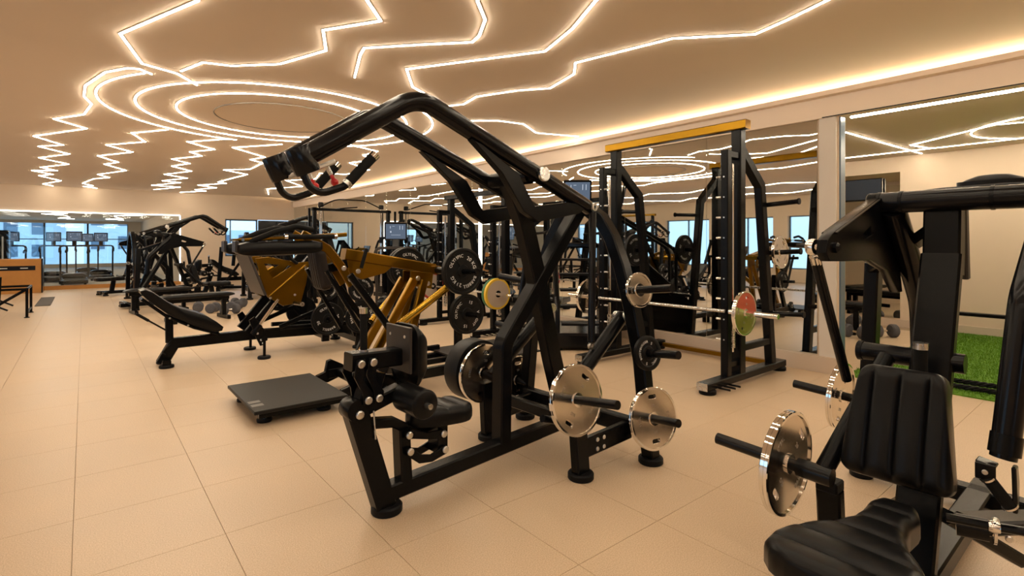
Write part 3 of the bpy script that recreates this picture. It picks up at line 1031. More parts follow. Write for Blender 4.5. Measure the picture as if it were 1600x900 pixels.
    MB().sweep([(0.82, 0, 1.72), (0.93, 0, 1.50), (1.06, 0, 1.09), (1.195, 0, 0.59), (1.33, 0, 0.17)], 0.085, 0.115).build('inclined_post', 'black_metal', t)
    MB().bar((1.05, 0, 0.147), (1.44, 0, 0.165), 0.085, 0.08).build('base_rail', 'black_metal', t)
    # rear arch in one bent band
    half = [(-0.56, 0.03), (-0.495, 0.62), (-0.42, 0.95), (-0.345, 1.20), (-0.27, 1.38), (-0.18, 1.51), (-0.07, 1.58)]
    pth = [(1.486, y, z) for y, z in half] + [(1.486, -y, z) for y, z in reversed(half)]
    MB().sweep(pth, 0.085, 0.085, (1, 0, 0)).build('rear_arch', 'black_metal', t)
    MB().bar((1.44, -0.50, 0.21), (1.44, 0.50, 0.21), 0.10, 0.07, (0, 0, 1)).build('rear_crossbar', 'black_metal', t)
    MB().bar((1.03, -0.36, 0.30), (1.03, 0.36, 0.30), 0.07, 0.05, (0, 0, 1)).build('middle_crossbar', 'black_metal', t)
    MB().tube([(0.80, -0.30, 0.36), (0.98, -0.30, 0.30)], 0.022, 12).build('bumper_tube', 'satin_black', t)
    MB().tube([(0.832, -0.27, 1.745), (0.832, 0.27, 1.745)], 0.032, 16).build('axle', 'satin_black', t)
    MB().tube([(0.832, -0.17, 1.745), (0.832, 0.17, 1.745)], 0.046, 18).build('axle_housing', 'black_metal', t)
    # seat with its parallelogram
    for y in (-0.06, 0.06):
        sg = 1 if y > 0 else -1
        MB().xz([(0.06, 0.395), (0.10, 0.40), (0.19, 0.365), (0.29, 0.36), (0.31, 0.335), (0.29, 0.31), (0.19, 0.33), (0.10, 0.355), (0.06, 0.36)], y, 0.012).build('seat_link', 'black_metal', t, bevel=0.002)
        MB().xz([(0.065, 0.31), (0.11, 0.305), (0.15, 0.262), (0.21, 0.245), (0.29, 0.268), (0.325, 0.255), (0.31, 0.225), (0.22, 0.205), (0.14, 0.218), (0.07, 0.275)], y, 0.012).build('seat_link', 'black_metal', t, bevel=0.002)
        bolts(t, [(0.081, y + sg * 0.006, 0.378), (0.292, y + sg * 0.006, 0.335), (0.088, y + sg * 0.006, 0.293), (0.301, y + sg * 0.006, 0.249)], (0, sg, 0), 0.019, 0.010)
    MB().box2(0.265, 0.33, -0.05, 0.05, 0.225, 0.40).build('seat_bracket', 'black_metal', t, bevel=0.004)
    out = []
    for k in range(40):
        a = 2 * math.pi * k / 40
        ca, sa = math.cos(a), math.sin(a)
        x = 0.185 * math.copysign(abs(ca) ** 0.75, ca)
        wdt = 0.125 + 0.035 * (x / 0.185)
        out.append((x, wdt * math.copysign(abs(sa) ** 0.75, sa)))
    MB().ribbed(out, 0.085, (0.295, 0, 0.395), (1, 0, -0.03), (0, 1, 0), ribs=4, rdir=0, depth=0.008, rnd=0.5).build('seat', 'black_leather', t, smooth=60)
    MB().box2(0.36, 0.43, -0.07, -0.03, 0.375, 0.392).build('seat_release', 'red_plastic', t, bevel=0.003)
    # thigh pad carriage
    MB().bar((-0.20, 0, 0.53), (0.06, 0, 0.60), 0.075, 0.065).build('roller_lever', 'black_metal', t)
    MB().sweep([(-0.13, 0, 0.47), (0.02, 0, 0.445), (0.09, 0, 0.40)], 0.055, 0.05).build('seat_arm', 'black_metal', t)
    for y in (-0.062, 0.062):
        sg = 1 if y > 0 else -1
        for x0, x1 in ((-0.18, -0.144), (-0.117, -0.087)):
            MB().xz([(x0 - 0.022, 0.80), (x0 + 0.022, 0.80), (x0 + 0.012, 0.70), (x1 + 0.026, 0.63), (x1 + 0.022, 0.578), (x1 - 0.022, 0.578), (x1 - 0.03, 0.64), (x0 - 0.034, 0.72)], y, 0.012).build('pad_link', 'black_metal', t, bevel=0.002)
            bolts(t, [(x0, y + sg * 0.006, 0.778), (x1, y + sg * 0.006, 0.60)], (0, sg, 0), 0.019, 0.010)
        bolts(t, [(-0.18, sg * 0.052, 0.535)], (0, sg, 0), 0.021, 0.010)
    MB().bar((-0.215, 0, 0.785), (0.055, 0, 0.775), 0.095, 0.085).build('pad_beam', 'black_metal', t)
    MB().bar((-0.13, 0.0, 0.57), (-0.08, 0, 0.72), 0.08, 0.10).build('pad_carriage', 'black_metal', t)
    MB().box2(0.052, 0.066, -0.12, 0.12, 0.70, 0.93).build('pad_plate', 'grey_metal', t, bevel=0.003)
    bolts(t, [(0.052, -0.07, 0.88), (0.052, 0.07, 0.88)], (-1, 0, 0), 0.008, 0.005)
    out = rrect(0.26, 0.32, 0.07, 7)
    MB().cushion(out, 0.10, (0.066, 0, 0.775), (0, 1, 0), (0.0, 0, 1), rnd=0.75, dome=0.25).build('knee_pad', 'black_leather', t, smooth=60)
    MB().tube([(0.035, -0.33, 0.592), (0.035, 0.33, 0.592)], 0.014, 10).build('roller_shaft', 'brushed_steel', t)
    for s in (-1, 1):
        MB().lathe([(0.0, 0.0), (0.062, 0.0), (0.070, 0.008), (0.070, 0.192), (0.064, 0.20), (0.060, 0.203), (0.0, 0.207)], (0.035, s * 0.09, 0.592), (0, s, 0), 30).build('roller_pad', 'black_leather', t)
        bolts(t, [(0.035, s * 0.297, 0.592)], (0, s, 0), 0.008, 0.006)
    MB().tube([(-0.135, 0, 0.82), (-0.135, 0, 1.01)], 0.018, 14).build('grip_post', 'foam_grip', t)
    MB().tube([(-0.135, 0, 1.008), (-0.135, 0, 1.035)], 0.020, 14).build('grip_cap', 'chrome', t)
    MB().tube([(-0.135, 0, 0.815), (-0.135, 0, 0.832)], 0.021, 14).build('grip_ring', 'brushed_steel', t)
    MB().tube([(-0.11, -0.055, 0.54), (-0.10, -0.055, 0.40)], 0.004, 6).build('lanyard', 'brushed_steel', t)
    return t


M1L, M1R = (1.191, 2.446, 0), R(3)
m1 = pulldown('large black plate-loaded pulldown machine with curved overhead arms, standing front centre', M1L, M1R)


def m1plate(parts, p, axis, label, spin=0.0):
    return plate(parts, label, frame_mat(M1L, M1R, p, axis, spin))


hn = lambda s: (-0.022, s * 0.32, 0.045)
hk = lambda k, s: (0.957 - 0.022 * k, s * (0.40 + 0.32 * k), 0.458 + 0.045 * k)
m1plate(plate_chrome(0.20, 0.030), hk(0.06, -1), hn(-1), 'large chrome plate on the near loading horn of the front pulldown machine', R(35))
m1plate(plate_chrome(0.20, 0.030), hk(0.06, 1), (0, -1, 0.0), 'chrome-rimmed plate on the far loading horn of the front pulldown machine', R(10))
m1plate(plate_iron(0.208, 0.14, 'RUBBER', 'BUMPER', '20', False), hk(0.36, 1), (0, -1, 0.0), 'very thick black rubber plate behind the chrome-rimmed plate on the far horn')
pg = lambda k, z0, y0: (1.47 - 0.07 * k, -(y0 + ((0.80 if z0 < 0.9 else 0.76) - y0) * k), z0 + 0.045 * k)
pa = lambda z0, y0: (-0.07, -((0.80 if z0 < 0.9 else 0.76) - y0), 0.045)
m1plate(plate_chrome(0.185, 0.026), pg(0.35, 0.275, 0.50), pa(0.275, 0.50), 'chrome slotted plate on the lowest near peg of the pulldown arch', R(0))
m1plate(plate_iron(0.105, 0.026, 'BODYBUILDER', 'OLYMPIC', '5', False, 0.04), pg(0.30, 0.665, 0.46), pa(0.665, 0.46), 'small black plate with white lettering on the middle near peg of the pulldown arch')
m1plate(plate_chrome(0.108, 0.022, False, '5 KG', False), pg(0.34, 1.045, 0.37), pa(1.045, 0.37), 'small chrome plate on the top near peg of the pulldown arch')
pgf = lambda k, z0, y0: (1.47 - 0.07 * k, (y0 + (0.80 - y0) * k), z0 + 0.045 * k)
m1plate(plate_chrome(0.185, 0.026), pgf(0.35, 0.275, 0.50), (0, -1, 0), 'chrome plate half hidden on the lowest far peg of the pulldown arch')

# ================================================================== SEATED ROW MACHINE (right foreground)
def row_machine(label, loc, rz):
    t = thing('row_machine', label, 'gym machine', loc, rz)
    # base
    MB().bar((-0.55, 0, 0.075), (1.45, 0, 0.075), 0.10, 0.08).build('base_rail', 'black_metal', t)
    MB().bar((-0.50, -0.28, 0.07), (-0.50, 0.28, 0.07), 0.07, 0.08, (0, 0, 1)).build('front_crossbar', 'black_metal', t)
    MB().bar((1.30, -0.56, 0.075), (1.30, 0.56, 0.075), 0.08, 0.09, (0, 0, 1)).build('rear_crossbar', 'black_metal', t)
    for x, y in ((-0.5, -0.25), (-0.5, 0.25), (1.30, -0.52), (1.30, 0.52)):
        foot(t, x, y, 0.06, 0.035)
    # spine: upper tube welded onto the wide leaning plate
    MB().bar((0.60, 0, 1.52), (0.575, 0, 1.22), 0.125, 0.09).build('spine_head', 'black_metal', t)
    MB().bar((0.56, 0, 1.30), (0.115, 0, 0.10), 0.135, 0.055).build('spine', 'black_metal', t)
    MB().bar((0.655, -0.055, 1.50), (0.69, -0.055, 1.20), 0.02, 0.05).build('spine_gusset', 'grey_metal', t)
    MB().bar((0.62, 0.03, 1.20), (1.28, 0.26, 0.11), 0.07, 0.07, (0, 0, 1)).build('rear_brace', 'black_metal', t)
    # top axle with collars
    MB().tube([(0.55, -0.34, 1.528), (0.55, 0.255, 1.528)], 0.046, 22).build('top_axle', 'satin_black', t)
    MB().lathe([(0.0, 0), (0.040, 0), (0.046, -0.006), (0.046, -0.04), (0, -0.04)], (0.55, 0.262, 1.528), (0, 1, 0), 22).build('axle_cap', 'satin_black', t)
    for y in (0.215, 0.135, -0.16):
        MB().lathe([(0.046, -0.006), (0.0485, -0.006), (0.0485, 0.006), (0.046, 0.006), (0.046, -0.006)], (0.55, y, 1.528), (0, 1, 0), 22, False).build('axle_collar', 'black_metal', t)
    # far rocker plate with eye bolt and link rod
    me = curve_mesh([[(-0.075, 1.315), (-0.065, 1.36), (-0.02, 1.385), (0.50, 1.545), (0.585, 1.545), (0.60, 1.48), (0.62, 1.40), (0.80, 1.24), (0.84, 1.12), (0.78, 1.12), (0.62, 1.23), (0.40, 1.28), (0.10, 1.282), (-0.04, 1.285)],
                     [(0.30, 1.39), (0.40, 1.425), (0.42, 1.385), (0.33, 1.365)]], 0.015, 0.003)
    me.transform(Matrix.Rotation(R(90), 4, 'X'))
    me.transform(Matrix.Translation((0, 0.225, 0)))
    rk = link('rocker_plate', me, 'black_metal', t)
    MB().bar((0.0, 0.225, 1.388), (0.55, 0.225, 1.556), 0.055, 0.008).build('flange', 'black_metal', rk)
    MB().lathe([(0.0, 0), (0.020, 0), (0.020, 0.012), (0.012, 0.02), (0, 0.02)], (0.0, 0.208, 1.333), (0, -1, 0), 8).build('hex_bolt', 'satin_black', rk)
    MB().lathe([(0.012, -0.014), (0.030, -0.014), (0.033, 0), (0.030, 0.014), (0.012, 0.014), (0.012, -0.014)], (-0.035, 0.27, 1.335), (0.2, 1, 0), 20, False).build('rod_eye', 'chrome', t)
    MB().tube([(-0.02, 0.27, 1.30), (0.0, 0.27, 1.27)], 0.02, 12).build('rod_nut', 'chrome', t)
    MB().tube([(-0.01, 0.27, 1.285), (0.27, 0.255, 0.78)], 0.019, 12).build('link_rod', 'satin_black', t)
    MB().tube(fillet([(0.56, 0.17, 1.50), (0.80, 0.17, 1.27), (1.0, 0.17, 1.05), (1.03, 0.17, 0.70)], 0.22, 6), 0.048, 18).build('far_arm', 'satin_black', t)
    # near arm with swivel handle
    MB().tube(fillet([(0.55, -0.30, 1.51), (0.30, -0.325, 1.42), (0.12, -0.295, 1.18), (0.06, -0.262, 0.735)], 0.16, 8), 0.037, 18).build('near_arm', 'satin_black', t)
    MB().tube([(0.062, -0.263, 0.745), (0.05, -0.258, 0.685)], 0.041, 18).build('arm_collar', 'black_metal', t)
    MB().tube([(0.05, -0.258, 0.69), (0.047, -0.256, 0.672)], 0.034, 18).build('swivel', 'satin_black', t)
    hc = MB().box((0.02, -0.222, 0.655), (0.05, 0.05, 0.008), Matrix.Rotation(R(10), 3, 'X')).box((-0.005, -0.222, 0.632), (0.008, 0.05, 0.052)).build('handle_clevis', 'satin_black', t, bevel=0.003)
    bolts(t, [(-0.01, -0.222, 0.632)], (-1, 0, 0), 0.008, 0.006)
    MB().xz([(0.01, 0.66), (0.05, 0.66), (0.075, 0.60), (0.065, 0.52), (0.035, 0.51), (0.03, 0.56), (0.02, 0.62)], -0.285, 0.012).build('handle_plate', 'satin_black', t, bevel=0.003)
    MB().tube([(0.0, -0.225, 0.615), (0.04, -0.275, 0.525)], 0.018, 14).build('handle_grip', 'foam_grip', t)
    MB().lathe([(0.018, -0.003), (0.021, -0.003), (0.021, 0.003), (0.018, 0.003), (0.018, -0.003)], (0.0, -0.226, 0.612), (0.04, -0.05, -0.09), 16, False).build('grip_ring', 'chrome', t)
    MB().lathe([(0.018, -0.003), (0.022, -0.003), (0.022, 0.003), (0.018, 0.003), (0.018, -0.003)], (0.038, -0.273, 0.53), (0.04, -0.05, -0.09), 16, False).build('grip_ring', 'chrome', t)
    # loading levers
    MB().tube([(0.42, -0.10, 0.885), (0.42, 0.245, 0.885)], 0.038, 18).build('lever_axle', 'satin_black', t)
    MB().lathe([(0.0, 0), (0.036, 0), (0.042, -0.004), (0.042, -0.022), (0, -0.022)], (0.42, 0.262, 0.885), (0, 1, 0), 20).build('axle_cap', 'black_metal', t)
    for s in (-1, 1):
        if s > 0:
            MB().tube([(0.40, s * 0.15, 0.875), (0.03, s * 0.27, 0.435)], 0.034, 16).build('load_lever', 'black_metal', t)
        if s > 0:
            MB().tube([(0.03, s * 0.225, 0.445), (0.03, s * 0.35, 0.45)], 0.036, 18).build('horn_collar', 'satin_black', t)
            MB().tube([(0.03, s * 0.35, 0.45), (0.035, s * 0.70, 0.462)], 0.0245, 16).build('horn', 'satin_black', t)
            MB().bar((0.16, s * 0.27, 0.09), (0.13, s * 0.27, 0.36), 0.09, 0.055).build('stop_post', 'black_metal', t)
            MB().box2(0.09, 0.17, s * 0.27 - 0.04, s * 0.27 + 0.04, 0.355, 0.40).build('stop_bumper', 'black_rubber', t, bevel=0.006)
            MB().bar((1.30, s * 0.50, 0.10), (1.24, s * 0.44, 1.24), 0.07, 0.09).build('side_post', 'black_metal', t)
            MB().bar((1.24, s * 0.45, 1.20), (0.62, s * 0.05, 1.40), 0.05, 0.06, (0, 0, 1)).build('upper_stay', 'black_metal', t)
            MB().tube([(1.28, s * 0.50, 0.44), (1.27, s * 0.88, 0.465)], 0.0245, 14).build('storage_peg', 'satin_black', t)
        MB().bar((0.17, 0, 0.12), (0.17, s * 0.31, 0.10), 0.07, 0.05, (0, 0, 1)).build('stop_crossbar', 'black_metal', t)
        MB().bar((0.30, s * 0.06, 0.33), (0.62, s * 0.22, 0.12), 0.05, 0.06, (0, 0, 1)).build('brace', 'black_metal', t)
    bolts(t, [(0.30, 0.16, 0.16), (0.38, 0.12, 0.16)], (-1, 0, 0), 0.011, 0.008)
    # seat: wide at the front, waisted towards the spine
    half = [(-0.66, 0.0), (-0.655, 0.10), (-0.635, 0.16), (-0.595, 0.195), (-0.53, 0.20), (-0.46, 0.185), (-0.39, 0.15), (-0.32, 0.105), (-0.25, 0.078), (-0.17, 0.07), (-0.08, 0.075), (-0.03, 0.06), (-0.01, 0.03)]
    pts = [(x, -y) for x, y in half] + [(x, y) for x, y in reversed(half[1:])]
    dense = []
    for i in range(len(pts)):
        a, b_ = pts[i], pts[(i + 1) % len(pts)]
        dense += [a, ((a[0] + b_[0]) / 2, (a[1] + b_[1]) / 2)]
    MB().ribbed(dense, 0.095, (0.0, 0, 0.37), (1, 0, 0.0), (0, 1, 0), ribs=6, rdir=0, depth=0.007, rnd=0.40, dome=0.06).build('seat', 'black_leather', t, smooth=60)
    MB().bar((-0.30, 0, 0.10), (-0.26, 0, 0.37), 0.09, 0.09).build('seat_post', 'black_metal', t)
    # backrest
    bo = []
    for (cx_, cy_), a0 in (((0.092, 0.165), 0), ((-0.092, 0.165), 90), ((-0.128, -0.165), 180), ((0.128, -0.165), 270)):
        for j in range(7):
            a = R(a0 + 15 * j)
            bo.append((cx_ + 0.042 * math.cos(a), cy_ + 0.042 * math.sin(a)))
    MB().ribbed(bo, 0.095, (0.165, 0.035, 0.668), (0, -1, 0), (0.30, 0, 0.95), ribs=4, rdir=0, depth=0.009, rnd=0.45, dome=0.10, nv=22).build('backrest', 'black_leather', t, smooth=60)
    MB().bar((0.17, 0, 0.66), (0.30, 0, 0.62), 0.10, 0.10).build('backrest_bracket', 'black_metal', t)
    MB().tube([(0.29, 0.01, 0.76), (0.29, 0.01, 0.945)], 0.023, 16).build('adjuster_post', 'foam_grip', t)
    MB().tube([(0.29, 0.01, 0.943), (0.29, 0.01, 0.968)], 0.025, 16).build('adjuster_cap', 'brushed_steel', t)
    # top cover and head roll
    MB().cushion(rrect(0.50, 0.16, 0.06, 5), 0.05, (0.68, -0.08, 1.535), (0, -1, 0.02), (1, 0, 0), rnd=0.8, dome=0.1).build('top_cover', 'black_rubber', t, smooth=60)
    MB().cushion(rrect(0.24, 0.10, 0.048, 5), 0.05, (0.76, -0.13, 1.585), (0, -1, 0), (1, 0, 0), rnd=0.9, dome=0.1).build('head_roll', 'black_leather', t, smooth=60)
    # near-side adjustment fittings
    MB().bar((0.12, -0.16, 0.40), (0.55, -0.36, 0.35), 0.05, 0.09, (0, 0, 1)).build('near_beam', 'black_metal', t)
    MB().tube([(0.10, -0.13, 0.395), (0.12, -0.21, 0.40)], 0.036, 18).build('bearing', 'satin_black', t)
    MB().lathe([(0.024, -0.004), (0.040, -0.004), (0.040, 0.004), (0.024, 0.004), (0.024, -0.004)], (0.125, -0.225, 0.40), (0.02, -0.08, 0.0), 20, False).build('bearing_ring', 'chrome', t)
    MB().tube([(0.02, -0.12, 0.44), (0.06, -0.25, 0.445), (0.10, -0.40, 0.46)], 0.014, 10).build('adjuster_bar', 'satin_black', t)
    MB().lathe([(0.0, -0.02), (0.016, -0.014), (0.02, 0), (0.016, 0.014), (0, 0.02)], (0.05, -0.235, 0.445), (0.03, -0.13, 0), 14).build('adjuster_joint', 'chrome', t)
    bolts(t, [(0.17, -0.22, 0.42), (0.2, -0.25, 0.36)], (-1, -0.3, 0), 0.011, 0.008)
    return t


M2L = (2.2, 0.56, 0)
m2 = row_machine('black plate-loaded seated machine with ribbed leather seat and backrest in the right foreground', M2L, 0)
plate(plate_chrome(0.21, 0.034), 'chrome plate on the loading horn left of the ribbed backrest, right foreground', frame_mat(M2L, 0, (0.031, 0.395, 0.4515), (0, -1, -0.03), R(50)))
plate(plate_chrome(0.195, 0.030), 'chrome plate stored behind the foreground backrest, half hidden', frame_mat(M2L, 0, (1.278, 0.62, 0.448), (0, -1, -0.06), R(20)))


# ================================================================== GOLD STANDING SQUAT MACHINE
def squat_machine(label, loc, rz):
    t = thing('squat_machine', label, 'gym machine', loc, rz)
    plat = MB().box2(0.0, 0.70, -0.46, 0.46, 0.095, 0.122).build('platform', 'platform_black', t, bevel=0.004)
    for k, yy in enumerate((-0.30, -0.20)):
        MB().box2(0.015, 0.10, yy - 0.032, yy + 0.032, 0.122, 0.1232).build('label_sticker', 'tape_grey', plat, smooth=0)
    for s in (-1, 1):
        MB().bar((0.04, s * 0.40, 0.075), (0.72, s * 0.40, 0.075), 0.05, 0.045).build('platform_rail', 'black_metal', t)
        foot(t, 0.10, s * 0.33, 0.055, 0.03)
        foot(t, 0.55, s * 0.33, 0.055, 0.03)
        MB().tube([(0.10, s * 0.33, 0.028), (0.10, s * 0.33, 0.07)], 0.02, 10).build('foot_stem', 'brushed_steel', t)
        MB().tube([(0.55, s * 0.33, 0.028), (0.55, s * 0.33, 0.07)], 0.02, 10).build('foot_stem', 'brushed_steel', t)
        # bracket and base
        MB().xz([(0.70, 0.09), (0.80, 0.05), (0.95, 0.10), (0.95, 0.20), (0.84, 0.26), (0.80, 0.25), (0.78, 0.15), (0.70, 0.125)], s * 0.30, 0.05).build('hinge_bracket', 'black_metal', t, bevel=0.004)
        MB().bar((0.80, s * 0.28, 0.135), (2.88, s * 0.28, 0.135), 0.07, 0.09).build('base_rail', 'black_metal', t)
        MB().bar((1.25, s * 0.28, 0.235), (2.0, s * 0.28, 0.235), 0.05, 0.05).build('upper_rail', 'black_metal', t)
        foot(t, 1.2, s * 0.28, 0.06, 0.09)
        foot(t, 2.78, s * 0.28, 0.06, 0.09)
        bolts(t, [(0.86, s * 0.328, 0.16), (0.86, s * 0.328, 0.20)], (0, s, 0))
        # gold uprights
        MB().bar((1.49, s * 0.11, 1.0), (0.98, s * 0.13, 0.18), 0.055, 0.075).build('gold_upright', 'gold_metal', t)
        MB().bar((1.60, s * 0.11, 0.99), (1.36, s * 0.13, 0.18), 0.055, 0.075).build('gold_upright', 'gold_metal', t)
        MB().xz([(1.47, 1.085), (1.72, 1.055), (1.70, 0.90), (1.60, 0.92), (1.55, 0.96), (1.47, 0.97)], s * 0.075, 0.02).build('pivot_plate', 'gold_metal', t, bevel=0.003)
        bolts(t, [(1.545, s * 0.086, 1.01), (1.655, s * 0.086, 0.955)], (0, s, 0), 0.024, 0.012)
        MB().tube([(1.78, s * 0.47, 1.03), (1.22, s * 0.25, 0.58)], 0.036, 16).build('gold_tube', 'gold_tube', t)
        MB().tube([(1.745, s * 0.40, 1.085), (1.745, s * 0.80, 1.10)], 0.0245, 14).build('horn', 'satin_black', t)
        MB().tube([(1.745, s * 0.10, 1.085), (1.745, s * 0.42, 1.085)], 0.034, 14).build('horn_axle', 'black_metal', t)
        # storage post
        MB().bar((1.79, s * 0.42, 0.10), (1.79, s * 0.42, 0.80), 0.06, 0.07).build('storage_post', 'black_metal', t)
        MB().bar((1.79, s * 0.28, 0.16), (1.79, s * 0.45, 0.16), 0.06, 0.07, (0, 0, 1)).build('storage_foot', 'black_metal', t)
        MB().tube([(1.79, s * 0.42, 0.69), (1.79, s * 0.76, 0.70)], 0.0245, 14).build('storage_peg', 'satin_black', t)
        # shoulder pads, long and slim, with gold tops
        sp = rrect(0.64, 0.15, 0.022, 3)
        MB().cushion(sp, 0.105, (0.245, s * 0.20, 1.365), (1, 0, 0.03), (0, -1, 0), rnd=0.3, dome=0.06).build('shoulder_pad', 'black_leather', t, smooth=60)
        MB().box2(-0.085, -0.06, s * 0.20 - 0.06, s * 0.20 + 0.06, 1.28, 1.37).build('pad_end', 'grey_metal', t, bevel=0.006)
        MB().bar((-0.02, s * 0.20, 1.375), (0.50, s * 0.20, 1.405), 0.09, 0.022).build('pad_carrier', 'gold_metal', t)
        hp = fillet([(0.02, s * 0.23, 1.36), (0.20, s * 0.25, 1.44), (0.36, s * 0.24, 1.485), (0.50, s * 0.22, 1.46)], 0.10, 5)
        MB().tube(hp, 0.022, 12).build('hand_bar', 'foam_grip', t)
        MB().tube([(0.28, s * 0.27, 1.40), (0.66, s * 0.27, 1.405)], 0.020, 12).build('hand_grip', 'foam_grip', t)
        MB().tube([(0.26, s * 0.27, 1.40), (0.285, s * 0.27, 1.40)], 0.022, 12).build('grip_cap', 'chrome', t)
        MB().tube([(0.655, s * 0.27, 1.405), (0.68, s * 0.27, 1.405)], 0.022, 12).build('grip_cap', 'chrome', t)
        # gold side frames of the yoke
        MB().sweep([(0.44, s * 0.12, 1.43), (0.66, s * 0.11, 1.30), (0.78, s * 0.10, 1.15), (0.88, s * 0.10, 0.98)], 0.025, 0.075).build('yoke_plate', 'gold_metal', t)
        MB().bar((0.62, s * 0.15, 1.41), (0.80, s * 0.15, 1.425), 0.08, 0.035).build('yoke_cap', 'gold_metal', t)
        bolts(t, [(0.80, s * 0.115, 1.13), (0.86, s * 0.115, 1.03), (0.93, s * 0.115, 1.10)], (0, s, 0), 0.022, 0.012)
        MB().tube([(0.94, s * 0.16, 1.13), (0.99, s * 0.16, 1.30)], 0.016, 10).build('catch_lever', 'foam_grip', t)
        MB().bar((0.60, s * 0.25, 1.12), (0.93, s * 0.27, 0.55), 0.035, 0.035).build('thin_strut', 'black_metal', t)
        MB().bar((0.80, s * 0.25, 1.08), (1.22, s * 0.28, 0.50), 0.05, 0.055).build('strut', 'black_metal', t)
        MB().bar((1.22, s * 0.28, 0.52), (1.05, s * 0.28, 0.16), 0.05, 0.09).build('strut_foot', 'black_metal', t)
    MB().bar((0.84, 0, 1.255), (1.76, 0, 1.092), 0.12, 0.10).build('gold_beam', 'gold_metal', t)
    MB().xz([(0.85, 1.21), (1.30, 1.13), (1.22, 1.07), (1.0, 1.02), (0.88, 1.08)], 0, 0.09).build('beam_gusset', 'gold_metal', t, bevel=0.003)
    MB().bar((1.745, -0.12, 1.085), (1.745, 0.12, 1.085), 0.08, 0.08, (0, 0, 1)).build('axle_block', 'gold_metal', t)
    MB().ribbed(rrect(0.25, 0.36, 0.05, 5), 0.085, (0.665, 0, 1.13), (0, -1, 0), (-0.18, 0, 0.97), ribs=5, rdir=0, depth=0.008, rnd=0.45).build('back_pad', 'brown_leather', t, smooth=60)
    MB().bar((0.69, 0, 1.13), (0.86, 0, 1.17), 0.10, 0.08).build('back_pad_bracket', 'black_metal', t)
    MB().box2(1.95, 2.85, -0.42, 0.42, 0.182, 0.20).build('rear_deck', 'platform_black', t, bevel=0.003)
    for x in (0.90, 1.30, 2.0, 2.85):
        MB().bar((x, -0.30, 0.14), (x, 0.30, 0.14), 0.07, 0.07, (0, 0, 1)).build('crossbar', 'black_metal', t)
    return t


M3L = (0.96, 4.6, 0)
m3 = squat_machine('gold and black standing squat machine with a low black platform, behind the front pulldown machine', M3L, 0)
P20 = plate_iron(0.215, 0.05, 'OLYMPIC', 'BARBELL', '20 KG')
P15 = plate_iron(0.185, 0.045, 'OLYMPIC', 'WEIGHT', '15')
plate(P20, 'largest black plate with white lettering on the near horn of the gold squat machine', frame_mat(M3L, 0, (1.745, -0.56, 1.091), (0, -1, 0.0), R(20)))
plate(P20, 'black plate on the far horn of the gold squat machine, seen behind the gold beam', frame_mat(M3L, 0, (1.745, 0.50, 1.088), (0, -1, 0), R(70)))
plate(P20, 'second black plate on the far horn of the gold squat machine', frame_mat(M3L, 0, (1.745, 0.56, 1.09), (0, -1, 0), R(20)))
plate(P15, 'black plate with white lettering stored on the near peg below the largest plate', frame_mat(M3L, 0, (1.79, -0.56, 0.694), (0, -1, 0.0), R(-10)))
plate(P15, 'black plate stored on the far peg of the gold squat machine', frame_mat(M3L, 0, (1.79, 0.56, 0.694), (0, -1, 0), R(30)))


